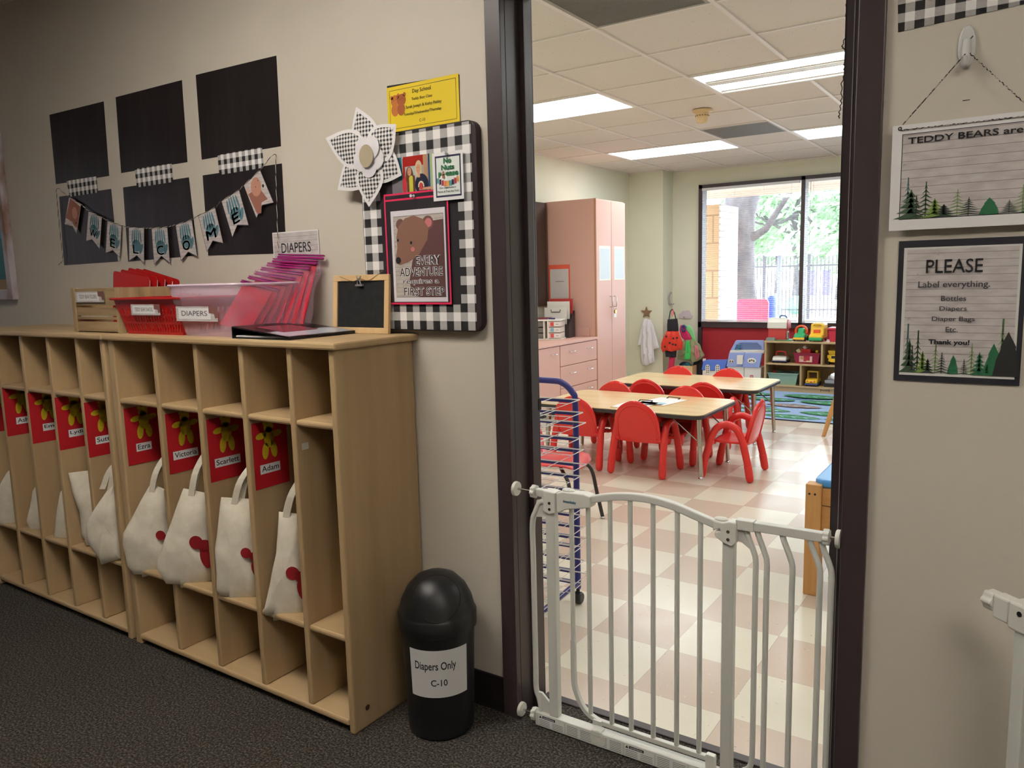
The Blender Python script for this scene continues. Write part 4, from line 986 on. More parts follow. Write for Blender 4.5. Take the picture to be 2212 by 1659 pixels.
# paper flower
cx, cz = W(797, 338, -.05); t = thing('paper_flower', 'large white paper flower with fine gingham petals, over the board corner', 'flower', (cx, -.042, cz))
G2 = gingham('gingham_flower', .0062, diag=.0004)
def petal_out(L_, w_, n=12):
    pts = []
    for i in range(n+1):
        s_ = i/n; ww = w_*math.sin(PI*min(1, s_*.93+.07)**.85)*(1-.08*s_); pts.append((s_*L_, max(ww, 0)))
    return pts+[(a_, -c) for a_, c in reversed(pts[:-1])]
tips = [(765, 230), (854, 268), (864, 378), (795, 447), (725, 410), (701, 298)]
for k, (px, py) in enumerate(tips):
    x, z = W(px, py, -.05); an = math.atan2(z-cz, x-cx); ln = math.hypot(x-cx, z-cz)
    M_ = Matrix.Rotation(-an, 4, 'Y'); b = MB(); e = -.004*(k % 2)
    def pm(sc, base, yy, L_=ln, w_=.060): return [tuple(M_@Vector((base+(p[0]-base*0)*sc, yy-.035*(p[0]/L_)**2*0-.018*abs(p[1])*0, p[1]*sc))) for p in petal_out(L_, w_)]
    o_ = pm(1, 0, e); i_ = pm(.8, ln*.1, e-.0012)
    for q_, m_ in ((o_, WHITE), (i_, G2)):
        n = len(q_); c_ = sum((Vector(v) for v in q_), Vector())/n; b.add([tuple(c_+Vector((0, -.004, 0)))]+q_, [(0, i+1, (i+1) % n+1) for i in range(n)], m_)
    b.build('petal', None, t)
b = MB()
for k in range(5):
    a_ = 2*PI*k/5+.3; M_ = Matrix.Rotation(a_, 4, 'Y'); q_ = [tuple(M_@Vector((.028+.036*math.cos(s_*.5236), -.010-.0015*k, .034*math.sin(s_*.5236)))) for s_ in range(12)]
    b.add([tuple(M_@Vector((.028, -.014-.0015*k, 0)))]+q_, [(0, i+1, (i+1) % 12+1) for i in range(12)])
b.build('rosette', mat('soft_white_paper', (226, 222, 226), .6), t)
Art().ell(0, 0, .029, .034, mat('beige_disc', (176, 164, 138), .6)).build('centre_disc', t, off=.021)

# ---- right wall signs
def pine(a, x, z, w, h, m_, style=0, mt=None):
    if style == 0:
        for i in range(5):
            f0 = i/5.5; ww = w*(1-f0)*.5; zz = z+h*f0; a.poly([(x-ww, zz), (x+ww, zz), (x+ww*.3, zz+h*.14), (x, min(z+h, zz+h*.36)), (x-ww*.3, zz+h*.14)], m_, i > 0)
    elif style == 2:
        a.poly([(x-w*.5, z), (x+w*.5, z), (x+w*.42, z+h*.35), (x+w*.28, z+h*.62), (x+w*.3, z+h*.66), (x, z+h), (x-w*.26, z+h*.66), (x-w*.24, z+h*.62), (x-w*.4, z+h*.35)], m_)
    else:
        a.line([(x, z), (x, z+h)], h*.03, mt or m_); first = True
        for i in range(7):
            f0 = i/7.; ww = w*(1-f0)*.5; zz = z+h*(f0*.9+.02)
            for sg in (-1, 1): a.poly([(x, zz+h*.13), (x+sg*ww*.55, zz+h*.045), (x+sg*ww, zz), (x+sg*ww*.5, zz+h*.02), (x, zz+h*.07)], m_, True)
GR = [mat('pine_%d' % i, c, .8) for i, c in enumerate(((70, 92, 70), (96, 128, 84), (52, 66, 54), (150, 170, 120), (44, 112, 74), (44, 44, 42), (84, 120, 112), (126, 156, 70)))]
def forest(a, x0, z0, w, h):
    F = lambda u, hh, ww, m_, s_, mt=None: pine(a, x0+w*u, z0, w*ww, h*hh, m_, s_, mt)
    F(.04, .98, .13, GR[6], 1); F(.14, .85, .17, GR[0], 1); F(.31, .62, .2, GR[3], 1); F(.64, .62, .2, GR[3], 1); F(.9, 1.1, .2, GR[3], 1, GR[1])
    F(.06, .7, .2, GR[0], 0); F(.19, .45, .17, GR[7], 0); F(.09, .55, .1, GR[2], 1); F(.24, .3, .15, GR[2], 0)
    F(.475, .38, .1, GR[4], 2); F(.37, .42, .18, GR[2], 1, GR[5]); F(.575, .3, .14, GR[2], 1, GR[5])
    F(.83, .62, .17, GR[4], 2); F(.71, .46, .18, GR[4], 0); F(.78, .25, .16, GR[4], 0); F(.95, .85, .24, GR[5], 2)
# away sign
x0, z0 = .748, 1.4055; x1, z1 = 1.12, 1.617; y = -.020
t = thing('hanging_sign', 'white bordered sign about bears being away, hung from adhesive hook', 'sign', (x0+.012, y, z0+.004)); w, h = x1-x0, z1-z0; sc = .985
a = Art(); a.rect(0, 0, w, h, WHITE); a.rect(.0185, .0215, w-.0185, h-.0185, BLACK); a.rect(.0200, .023, w-.02, h-.02, planks('plank_print_sign', .0172)); forest(a, .02, .023, w-.04, .085); a.build('card', t)
text([('TEDDY BEARS are away', .030, h-.043, .030+.255, h-.0265)], t, BLACK, bold=.016)
b = MB(); xl, zl = .014, h-.010
hk = W(2090, 116, -.03); hx, hz = hk[0]-(x0+.012), hk[1]-(z0+.004)
for pts, m_ in (([(xl, -.002, zl), (w-.014, -.002, zl+.0)], 0), ([(xl+.004, -.002, h), (hx-.004, -.010, hz)], 0), ([(2*hx-xl-.004, -.002, h), (hx+.004, -.010, hz)], 0)):
    p0, p1 = Vector(pts[0]), Vector(pts[1]); n = int((p1-p0).length/.0022)
    pp = [p0.lerp(p1, i/n)+Vector((.0006*math.cos(i*1.3), .0004*math.sin(i*1.3), .0006*math.cos(i*1.3))) for i in range(n+1)]; b.tube(pp, .0011, 4)
b.build('bakers_twine', noisy('black_white_twine', [(.48, (44, 42, 42)), (.52, (190, 182, 172))], 260, .9, 1), t)
b = MB(); b.tube([(xl+.003*math.cos(k*.785), -.003, zl+.003*math.sin(k*.785)+.003) for k in range(8)], .001, 4, closed=True); b.build('twine_knot', mat('black_twine', (50, 46, 46), .9), t)
# adhesive hook
hx, hz = W(2088, 100, -.01)
t = thing('adhesive_hook', 'white plastic adhesive hook on the wall above the hanging sign', 'hook', (hx, 0, hz))
MB().prism([(.0155*math.cos(k*PI/12), .041*math.sin(k*PI/12)) for k in range(24)], 0, -.008, 1).build('mount', mat('white_hook_plastic', (214, 214, 212), .3), t, bevel=.003)
MB().tube(bezier([(0, -.008, .012), (0, -.012, -.012), (0, -.018, -.03), (0, -.028, -.036), (0, -.034, -.022)], 4), [.008, .008, .0085, .009, .009, .009, .0085, .008, .008, .0075, .007, .0065, .006, .0055, .005, .0045, .004][:17], 10).build('hook_arm', mat('white_hook_plastic', (214, 214, 212), .3), t, smooth=True)
Art().line([(.003, -.008), (.001, .003), (.005, .012), (.010, .018)], .0022, mat('dark_scuff', (60, 56, 64), .7)).build('scuff_mark', t, off=.0085)
# please sign
x0, z0, x1, z1 = .7785, 1.094, 1.006, 1.388; y = -.003
t = thing('label_notice', 'black backed plank print notice asking to label everything', 'sign', (x0, y, z0)); w, h = x1-x0, z1-z0
a = Art(); a.rect(0, 0, w, h, mat('black_card_backing', (38, 36, 46), .7)); a.rect(.0105, .0125, w-.009, h-.0145, mat('pale_grey_paper', (214, 214, 208), .7)); a.rect(.0165, .0185, w-.0135, h-.018, planks('plank_print_notice', .0148)); forest(a, .0165, .0185, w-.030, .105); a.build('card', t)
z = lambda py: (1.388-z0)-(py-490-145/4.61)/360*0
def zz(cy): return h*(1-(cy-140)/1395.)     # rows measured on the notice
text([('PLEASE', .053, zz(462), .150+.004, zz(330))], t, BLACK, bold=.006)
text([('Label everything.', .040, zz(615)-.001, .168, zz(540)), ('Bottles', .083, zz(733), .128, zz(683)), ('Diapers', .081, zz(840), .130, zz(785)), ('Diaper Bags', .068, zz(940), .145, zz(885)), ('Etc.', .094, zz(1035), .116, zz(985))], t, DKGREY, bold=.01, name='body_lettering')
text([('Thank you!', .064, zz(1172), .138, zz(1110))], t, BLACK, bold=.03, name='bold_lettering')
# framed beach picture at the left edge
x1 = -3.118; t = thing('picture_frame', 'whitewashed wooden picture frame cut off by the left photo edge', 'picture', (-3.42, -.03, 1.285)); M_WW = noisy('chippy_white_wood', [(.35, (150, 116, 100)), (.5, (196, 188, 196)), (.75, (214, 208, 216))], 9, .7, 4, vs=(1, 1, .4))
w, h = .30, .80
MB().box(w-.048, w, 0, .03, 0, h).build('frame_stile', M_WW, t, bevel=.003); MB().box(-.3, -.252, 0, .03, 0, h).build('frame_stile', M_WW, t, bevel=.003)
MB().box(-.252, w-.048, 0, .03, 0, .05).build('frame_rail', M_WW, t, bevel=.003); MB().box(-.252, w-.048, 0, .03, h-.05, h).build('frame_rail', M_WW, t, bevel=.003)
a = Art(); a.rect(-.252, .05, w-.048, h-.05, mat('beige_mat', (170, 146, 116), .8)); a.rect(-.2, .1, w-.078, h-.1, mat('sky_blue_picture', (70, 160, 210), .5)); a.rect(-.2, .1, w-.078, .3, mat('teal_picture', (30, 120, 130), .5)); a.build('picture', t, loc=(0, .02, 0))
# trash can
t = thing('trash_can', 'black swing top trash can labelled diapers only, beside the locker', 'trash can', (-.402, -.150, 0), math.radians(40))
b = MB(); b.lathe([(.090, 0), (.098, .004), (.1, .03), (.106, .25), (.109, .33), (.108, .335)], 40); b.build('bin_body', M_BLACKP, t, smooth=True)
b = MB(); b.lathe([(.109, .318), (.1165, .322), (.1165, .362), (.113, .367), (.111, .372), (.104, .403), (.087, .438), (.06, .466), (.03, .479), (.0001, .483)], 40); b.build('dome_lid', M_BLACKP, t, smooth=True)
# round flap outline on the dome
b = MB(); ring = []
for k in range(40):
    a_ = 2*PI*k/40; u, v_ = .068*math.cos(a_), .070*math.sin(a_); zc = .425+v_*.78; r_ = 0
    prof = [(.111, .372), (.104, .403), (.087, .438), (.06, .466), (.03, .479), (.0, .483)]
    for (r0, z0_), (r1, z1_) in zip(prof, prof[1:]):
        if z0_ <= zc <= z1_: r_ = r0+(r1-r0)*(zc-z0_)/(z1_-z0_)
    if zc < .372: r_ = .112
    if zc > .481: continue
    if abs(u) < r_: ring.append((u, -math.sqrt(r_*r_-u*u)-.0002, zc))
b.tube(ring, .0012, 5, closed=True); b.build('flap_groove', mat('groove_black', (6, 6, 6), .8), t)
# curved label
b = MB(); n = 16; vs = []; rr = lambda z: .1006+(z-.03)*.0274+.0008
for i in range(n+1):
    a_ = math.radians(-90-50+98*i/n); vs += [(rr(.14)*math.cos(a_), rr(.14)*math.sin(a_), .14), (rr(.285)*math.cos(a_), rr(.285)*math.sin(a_), .285)]
b.add(vs, [(2*i, 2*i+2, 2*i+3, 2*i+1) for i in range(n)]); lb = b.build('paper_label', mat('label_paper', (216, 214, 214), .6), t, smooth=True)
o = text([('Diapers Only', -.075, .218, .050, .250), ('C-10', -.026, .176, .022, .196)], lb, BLACK, bold=.012)
for v_ in o.data.vertices:
    x, z = v_.co.x, v_.co.z; r_ = rr(z)+.0006; a_ = -PI/2+x/r_; v_.co = (r_*math.cos(a_), r_*math.sin(a_), z)
# ================================================================ SAFETY GATE IN THE DOORWAY
GX = .25
t = thing('safety_gate', 'white metal safety gate closed across the classroom doorway', 'gate', (GX, 0, 0)); GT = t
def G(px, py, y=-.012):
    p = W(px, py, y); return (p[0]-GX, p[1])
MG, MP = M_GATE, M_GATEP
zt = .727
bx0 = G(1157, 1528)[0]; bx1 = G(1640, 1659)[0]+.01
b = MB(); b.box(bx0, bx1, -.016, .018, .004, .046); b.build('base_rail', MG, t, bevel=.002)
# warning stickers
a = Art(); GREYT = mat('fine_print_grey', (120, 120, 118), .7); stx = mat('sticker_white', (232, 232, 228), .5)
n0 = bx0+.012
for i in range(6):
    x = n0+i*.094; a.k = 1; a.rect(x, .008, x+.088, .042, stx, True)
for i in range(6):
    x = n0+i*.094; a.k = 3
    for r in range(6):
        if i in (0, 3) and r > 3: continue
        for h_ in (0, .045):
            a.rect(x+.003+h_, .011+r*.005, x+.003+h_+.036, .0126+r*.005, GREYT, True)
    if i in (0, 3):
        a.k = 4; a.rect(x+.014, .0325, x+.058, .0405, BLACK, True); a.poly([(x+.003, .0325), (x+.012, .0325), (x+.0075, .0405)], BLACK, True)
st = a.build('warning_sticker', t, off=.0165)
text([('ADVERTENCIA', n0+i*.094+.017, .0345, n0+i*.094+.055, .0385) for i in (0, 3)], st, WHITE, off=.0178, bold=.03)
# left U tube, main posts
ux = G(1147, 1200)[0]; pxl = G(1190, 1250)[0]; pxr = G(1571, 1300)[0]
MB().tube(bezier([(pxl-.012, 0, zt-.035), (ux+.03, 0, zt-.035), (ux+.012, 0, .66), (ux, 0, .62), (ux, 0, .5), (ux, 0, .2), (ux, 0, .115), (ux+.010, 0, .085), (ux+.018, 0, .046)], 5), .0085, 10).build('end_tube', MG, t, smooth=True)
for x in (pxl, pxr): MB().box(x-.015, x+.015, -.012, .012, .046, zt-.03).build('post', MG, t, bevel=.003)
MB().prism([(ux+.006, .105), (ux+.010, .046), (pxl-.012, .046), (pxl-.012, .075), (ux+.045, .085), (ux+.022, .105)], -.004, .004, 1).build('corner_gusset', MG, t, bevel=.001)
MB().prism([(ux+.018, zt-.03), (ux+.006, .645), (pxl-.012, .652), (pxl-.012, zt-.03)], -.004, .004, 1).build('corner_gusset', MG, t, bevel=.001)
# top rail stub with adjusting nut and wall cup
xa = G(1160, 1047)[0]
MB().box(xa-.008, pxl, -.010, .010, zt-.017, zt+.004).build('top_rail_stub', MG, t, bevel=.002)
def cup(x0, x1, z, yy, nutside):
    """threaded spindle from nut x0 to wall pad x1"""
    s_ = 1 if x1 > x0 else -1
    MB().tube([(x0, yy, z), (x1, yy, z)], .0035, 10).build('spindle', M_CHROME, t, smooth=True)
    MB().lathe([(.005, x1-s_*.012), (.0205, x1-s_*.010), (.0215, x1-s_*.006), (.0215, x1-s_*.001), (.018, x1)], 24, (0, yy, z), None, 0).build('wall_pad', MP, t, smooth=True)
    b = MB(); n = 8; pr = []
    for k in range(48):
        an = 2*PI*k/48; pr.append((yy+.0185*(1+.07*math.cos(an*n))*math.cos(an), z+.0185*(1+.07*math.cos(an*n))*math.sin(an)))
    b.prism(pr, x0-.007, x0+.007, 0); b.build('adjusting_nut', MP, t, bevel=.002)
cup(xa-.016, -.213-GX, zt-.006, -.002, 0)
cup(bx0-.010, -.213-GX, .030, -.002, 0)
xr = G(1790, 1145)[0]
cup(xr-.006, .684-GX, zt-.006, -.002, 0)
# latch housing
h0 = G(1184, 1050)[0]; h1 = G(1204, 1050)[0]
b = MB(); b.prism([(pxl-.018, zt+.006), (pxl+.022, zt+.004), (pxl+.022, zt-.055), (pxl+.002, zt-.062), (pxl-.018, zt-.055)], -.019, .019, 1); b.build('latch_housing', MP, t, bevel=.003)
for dz in (-.028, -.046): MB().lathe([(.0042, -.0205), (.0042, -.018)], 12, (pxl+.004, 0, zt+dz), None, 1).build('screw', M_CHROME, t)
g0 = pxl+.026; g1 = G(1276, 1060)[0]
b = MB(); b.prism([(g0, zt+.004), (g0+.02, zt+.010), (g1-.02, zt+.012), (g1, zt+.008), (g1, zt-.024), (g0+.03, zt-.040), (g0+.006, zt-.053), (g0, zt-.050)], -.018, .018, 1); hs = b.build('handle_housing', MP, t, bevel=.003)
MB().ball((g0+.03, 0, zt+.012), (.02, .012, .006)).build('release_button', MP, t, smooth=True)
text([('dreambaby', g0+.022, zt-.022, g0+.064, zt-.011)], t, mat('logo_blue', (52, 120, 150), .6), off=.0188, bold=.02, name='logo')
# door leaf
xs_ = [G(px, 1250)[0] for px in (1232, 1268, 1315, 1358, 1407, 1459, 1509)]
x2 = G(1545, 1105)[0]
arch = bezier([(g1-.01, 0, zt-.006), (g1+.03, 0, zt+.006), (g1+.09, 0, zt+.018), (g1+.16, 0, zt+.022), (g1+.23, 0, zt+.014), (g1+.29, 0, zt-.002), (x2, 0, zt-.018)], 6)
def sweep_rect(b, pts, w, h):
    n = len(pts); vs = []
    for i, p in enumerate(pts):
        a_ = pts[max(i-1, 0)]; c_ = pts[min(i+1, n-1)]; tt_ = (Vector(c_)-Vector(a_)).normalized(); nn = Vector((-tt_.z, 0, tt_.x)); p = Vector(p)
        for sy, sz in ((-1, -1), (1, -1), (1, 1), (-1, 1)): vs.append(p+Vector((0, sy*w/2, 0))+nn*(sz*h/2))
    fs = [(0, 1, 2, 3), tuple(range((n-1)*4, n*4))[::-1]]
    for i in range(n-1):
        for k in range(4): fs.append((i*4+k, i*4+(k+1) % 4, i*4+4+(k+1) % 4, i*4+4+k))
    b.add(vs, fs); return b
sweep_rect(MB(), arch, .020, .020).build('arched_top_rail', MG, t, bevel=.003)
def arch_z(x):
    for p, q_ in zip(arch, arch[1:]):
        if p[0] <= x <= q_[0]: return p[2]+(q_[2]-p[2])*(x-p[0])/(q_[0]-p[0])
    return zt-.02
zb = .072
low = bezier([(xs_[0], 0, .3), (xs_[0], 0, .18), (xs_[0]+.008, 0, .14), (xs_[0]+.03, 0, .10), (xs_[0]+.065, 0, .078), (xs_[0]+.12, 0, zb), (x2-.04, 0, zb), (x2+.002, 0, zb)], 6)
sweep_rect(MB(), low, .014, .014).build('lower_rail', MG, t, bevel=.002)
for i, x in enumerate(xs_):
    z1 = (zt-.03) if i < 2 else arch_z(x)-.008
    z0 = .29 if i == 0 else (.083 if i == 1 else zb+.005)
    MB().tube([(x, 0, z0), (x, 0, z1)], .0068, 12).build('bar', MG, t, smooth=True)
# hinge box
c0 = x2
b = MB(); b.prism([(c0-.004, zt-.004), (c0+.02, zt-.006), (pxr+.002, zt-.001), (pxr+.022, zt-.001), (pxr+.022, zt-.052), (pxr+.010, zt-.064), (pxr-.012, zt-.056), (pxr-.032, zt-.044), (pxr-.034, zt-.032), (pxr-.018, zt-.028), (pxr-.02, zt-.022), (c0-.004, zt-.03)], -.019, .019, 1); b.build('hinge_housing', MP, t, bevel=.003)
for dz in (-.026, -.046): MB().lathe([(.0042, -.0205), (.0042, -.018)], 12, (pxr+.002, 0, zt+dz), None, 1).build('screw', M_CHROME, t)
MB().ball((c0+.012, 0, zt-.002), (.018, .010, .0055)).build('locking_slider', MP, t, smooth=True)
# right rail and bent bars
MB().box(pxr+.018, xr-.008, -.0105, .0105, zt-.018, zt+.004).build('top_rail', MG, t, bevel=.002)
MB().box(pxr+.018, pxr+.062, -.013, .013, zt-.020, zt+.006).build('rail_sleeve', MP, t, bevel=.002)
for px in (1628, 1652, 1707, 1767, 1792):
    x = G(px, 1300)[0]
    lowz = .115 if px < 1700 else .05
    pts = [(x-.026, 0, zt-.014), (x-.020, 0, zt-.034), (x-.006, 0, zt-.070), (x, 0, zt-.095), (x, 0, zt-.16), (x, 0, .3), (x, 0, .16)]
    if px == 1628: pts += [(x-.002, 0, .10), (x-.014, 0, .07), (x-.028, 0, .046)]
    else: pts += [(x, 0, .05)]
    MB().tube(bezier(pts, 4), .0072, 12).build('bent_bar', MG, t, smooth=True)
x = G(1628, 1300)[0]
MB().prism([(pxr+.012, zt-.02), (x-.018, zt-.02), (x-.002, zt-.075), (pxr+.030, zt-.052), (pxr+.012, zt-.05)], -.004, .004, 1).build('corner_gusset', MG, t, bevel=.001)
MB().prism([(pxr+.012, .046), (x-.022, .046), (x-.006, .09), (pxr+.03, .066), (pxr+.012, .066)], -.004, .004, 1).build('corner_gusset', MG, t, bevel=.001)
MB().box(G(1652, 1300)[0]-.008, G(1792, 1300)[0]+.01, -.008, .008, .036, .052).build('lower_extension_rail', MG, t, bevel=.002)
# bottom hinge and floor stop
MB().prism(rrect(x2-.022, x2+.004, .044, .085, .005), -.008, .008, 1).build('bottom_hinge', MP, t, bevel=.002)
xs0 = G(1290, 1560)[0]
MB().lathe([(.024, -.0185), (.024, -.016)], 20, (xs0+.004, 0, .030), None, 1).build('latch_disc', MP, t)
MB().box(xs0-.016, xs0+.014, -.020, .010, .036, .052).build('latch_keeper', MP, t, bevel=.002)
MB().prism([(xs0-.016, .066), (xs0+.014, .066), (xs0+.012, .080), (xs0-.014, .080)], -.012, -.004, 1).build('latch_tab', MP, t, bevel=.001)

# ---- second gate at the right edge
t = thing('safety_gate', 'end of a second white gate standing at the right photo edge', 'gate', (1.034, -.13, 0)); zt2 = .70; a0 = math.radians(38)
Rz = Matrix.Rotation(a0, 4, 'Z')@Matrix.Rotation(0, 4, 'X')
p0 = on(2160, 1303, 1, -.13); zt2 = p0.z; X0 = p0.x-1.034
Rz = Matrix.Translation((X0, 0, 0))@Matrix.Rotation(math.radians(-42), 4, 'Z')
b = MB(); pr = []
for k in range(40):
    an = 2*PI*k/40; rr_ = .019*(1+.09*math.cos(an*6)); pr.append((rr_*math.cos(an), zt2+rr_*math.sin(an)))
b.prism(pr, -.028, -.004, 0, M=Rz); b.build('adjusting_nut', MP, t, bevel=.003)
b = MB(); b.box(-.004, .034, -.014, .014, zt2-.028, zt2+.020, M=Rz); b.build('nut_collar', MP, t, bevel=.004)
b = MB(); b.box(.034, .11, -.018, .018, zt2-.032, zt2+.024, M=Rz); b.build('latch_housing', MP, t, bevel=.005)
MB().lathe([(.005, -.0195), (.005, -.0175)], 12, (0, 0, 0), None, 1).build('screw', BLACK, t, loc=tuple(Rz@Vector((.060, 0, zt2+.006))), rot=(0, 0, math.radians(-42)))
MB().box(.046, .074, -.013, .013, .0, zt2-.03, M=Rz).build('post', MG, t, bevel=.003)
MB().box(.10, .5, -.010, .010, zt2-.012, zt2+.012, M=Rz).build('top_rail', MG, t, bevel=.002)
MB().box(.06, .5, -.010, .010, .002, .03, M=Rz).build('base_rail', MG, t, bevel=.002)
for k in range(6): MB().tube([Rz@Vector((.12+.07*k, 0, .03)), Rz@Vector((.12+.07*k, 0, zt2-.01))], .007, 10).build('bar', MG, t, smooth=True)
# twist of wire hanging from the door head
t = thing('hanging_wire', 'thin twisted dark wire dangling beside the right door jamb', 'wire', (.66, .12, 1.9))
pts = [on(px, py, 1, .12)-Vector((.66, .12, 1.9)) for px, py in ((1829, 0), (1828, 30), (1828, 72), (1820, 97), (1821, 104), (1826, 110), (1825, 135), (1823, 141), (1824, 160), (1818, 182), (1818, 210), (1816, 228), (1813, 245), (1812, 256))]
pts = bezier(pts, 8); pts = [p+Vector((.0014*math.cos(i*1.1), .0014*math.sin(i*1.1), 0)) for i, p in enumerate(pts)]
MB().tube(pts, .0012, 5).build('strand', mat('dark_wire', (46, 38, 40), .5), t)

# ================================================================ CLASSROOM FURNITURE
# toddler chairs
def toddler_chair(label, loc, rz, group='red toddler chairs'):
    t = thing('toddler_chair', label, 'chair', loc, rz, group)
    # seat: shallow dished shell
    b = MB(); nu, nv = 10, 10; vs = []
    for j in range(nv+1):
        for i in range(nu+1):
            u = -1+2*i/nu; v = j/nv; y = -.125+.265*v; w = .152*(1-.10*v**3)
            z = .236-.012*(1-u*u)*math.sin(PI*min(1, v*1.1))-(.03*max(0, v-.8)/.2 if v > .8 else 0)+.006*u*u
            if v > .85: w *= 1-.25*((v-.85)/.15)**2
            vs.append((u*w, y, z))
    b.add(vs, [(j*(nu+1)+i, j*(nu+1)+i+1, (j+1)*(nu+1)+i+1, (j+1)*(nu+1)+i) for j in range(nv) for i in range(nu)])
    b.build('seat', M_RED, t, smooth=True, solid=.016, bevel=.004)
    # back
    b = MB(); nu, nv = 14, 12; vs = []
    for j in range(nv+1):
        v = math.sin(PI/2*j/nv)**.8; z = .228+.275*v; k = max(0, (v-.42)/.58); w = .158*math.sqrt(max(0.0, 1-k**2.3)) if v < 1 else .0
        w = max(w, .003)
        for i in range(nu+1):
            u = -1+2*i/nu; y = -.125-.052*v-.006*math.sin(PI*v)+.022*u*u*(1-.6*v)
            vs.append((u*w, y, z))
    b.add(vs, [(j*(nu+1)+i, j*(nu+1)+i+1, (j+1)*(nu+1)+i+1, (j+1)*(nu+1)+i) for j in range(nv) for i in range(nu)])
    b.build('backrest', M_RED, t, smooth=True, solid=.016, bevel=.004)
    # raised rim on the back
    rim = []
    for j in range(0, 41):
        an = PI*j/40; rim.append((.137*math.cos(an), 0, .345+.135*math.sin(an)))
    rim = [(.146, 0, .25), (.143, 0, .3)]+rim+[(-.143, 0, .3), (-.146, 0, .25)]
    rim = [(x, -.1275-.052*(z-.228)/.275-.006*math.sin(PI*(z-.228)/.275)+.022*(x/.158)**2*.6-.004, z) for x, _, z in rim]
    b = MB(); b.tube(rim, .0062, 6); b.build('back_rim', M_RED, t, smooth=True)
    for sx in (-1, 1):
        X = sx*.176
        p = bezier([(sx*.186, -.155, .02), (sx*.184, -.142, .10), (sx*.180, -.118, .2), (X, -.098, .27), (X, -.062, .335), (X, 0, .362), (X, .062, .335), (X, .098, .27), (sx*.180, .118, .2), (sx*.184, .142, .10), (sx*.186, .155, .02)], 5)
        MB().tube(p, .0235, 12).build('leg_arch', M_RED, t, smooth=True)
        for sy in (-1, 1):
            MB().tube([(sx*.1862, sy*.158, 0), (sx*.186, sy*.1575, .004), (sx*.186, sy*.157, .012), (sx*.1858, sy*.153, .03), (sx*.184, sy*.1405, .105), (sx*.184, sy*.140, .109)], [.006, .016, .022, .0255, .0255, .021], 14).build('leg_tip', M_RED, t, smooth=True)
        MB().tube([(sx*.13, -.122, .245), (X, -.108, .245)], .013, 10).build('side_lug', M_RED, t, smooth=True)
        MB().tube([(sx*.13, .09, .228), (X, .104, .236)], .012, 10).build('side_lug', M_RED, t, smooth=True)
    return t
ch0 = toddler_chair('red toddler chair pushed in at the near table, whole back facing the doorway', (-1.12, 2.932, 0), 0)
for lb, x, y, rz in (('red toddler chair at the near table, seen through the art rack', -1.59, 2.94, .02),
                     ('red toddler chair at the right end of the near table, seen from the side', -.585, 3.15, math.radians(92)),
                     ('red toddler chair across the near table, behind the clipboards', -1.075, 3.37, PI-.03),
                     ('red toddler chair across the near table, next to the peach cabinet', -1.66, 3.40, PI),
                     ('red toddler chair at the far table, its back left of the clipboards', -1.50, 3.94, .0),
                     ('red toddler chair at the far table, its back right of the clipboards', -1.035, 3.95, .03),
                     ('red toddler chair across the far table, below the hanging costumes', -1.585, 4.50, PI+.02),
                     ('red toddler chair across the far table, in front of the toy dollhouse', -1.135, 4.50, PI)):
    dup(ch0, (x, y, 0), rz, lb)
# tables
M_TOP = noisy('maple_laminate_top', [(.3, (222, 192, 142)), (.7, (234, 208, 160))], 14, .22, 4, vs=(.12, 1, 1))
M_EDGE = mat('black_edge_band', (52, 48, 48), .45)
def table(label, x0, x1, y0, y1, z, rz=0):
    cx, cy = (x0+x1)/2, (y0+y1)/2; hx, hy = (x1-x0)/2, (y1-y0)/2
    t = thing('activity_table', label, 'table', (cx, cy, 0), rz, 'activity tables')
    MB().prism(rrect(-hx+.004, hx-.004, -hy+.004, hy-.004, .07, 8), z-.024, z, 2).build('tabletop', M_TOP, t)
    MB().prism(rrect(-hx, hx, -hy, hy, .074, 8), z-.03, z-.003, 2).build('edge_band', M_EDGE, t, bevel=.006)
    for sx in (-1, 1):
        for sy in (-1, 1):
            X, Y = sx*(hx-.055), sy*(hy-.11); fx, fy = sx*(hx-.035), sy*(hy-.10)
            l = MB().tube([(X, Y, z-.03), (X+(fx-X)*.45, Y+(fy-Y)*.45, z*.5), (X+(fx-X)*.45, Y+(fy-Y)*.45, z*.49)], [.019, .0175, .013], 14).build('leg', M_CHROME, t, smooth=True)
            MB().tube([(X+(fx-X)*.45, Y+(fy-Y)*.45, z*.5), (fx, fy, .02)], .0145, 14).build('leg_insert', M_CHROME, l, smooth=True)
            MB().lathe([(.016, 0), (.017, .008), (.012, .012), (.009, .02)], 14, (fx, fy, 0)).build('foot_glide', M_STEEL, l, smooth=True)
            MB().tube([(X+(fx-X)*.4, Y+(fy-Y)*.4, z*.55), (X-sx*.20, Y, z-.032)], .0045, 8).build('brace', M_CHROME, t, smooth=True)
    MB().box(-hx+.06, hx-.06, -hy+.12, -hy+.135, z-.05, z-.03).build('apron_rail', mat('dark_steel_rail', (70, 66, 64), .5), t)
    return t
table('near maple topped activity table with two clipboards on it', -1.92, -.685, 2.80, 3.53, .435)
table('far maple topped activity table closer to the window', -1.945, -.69, 3.98, 4.70, .435)
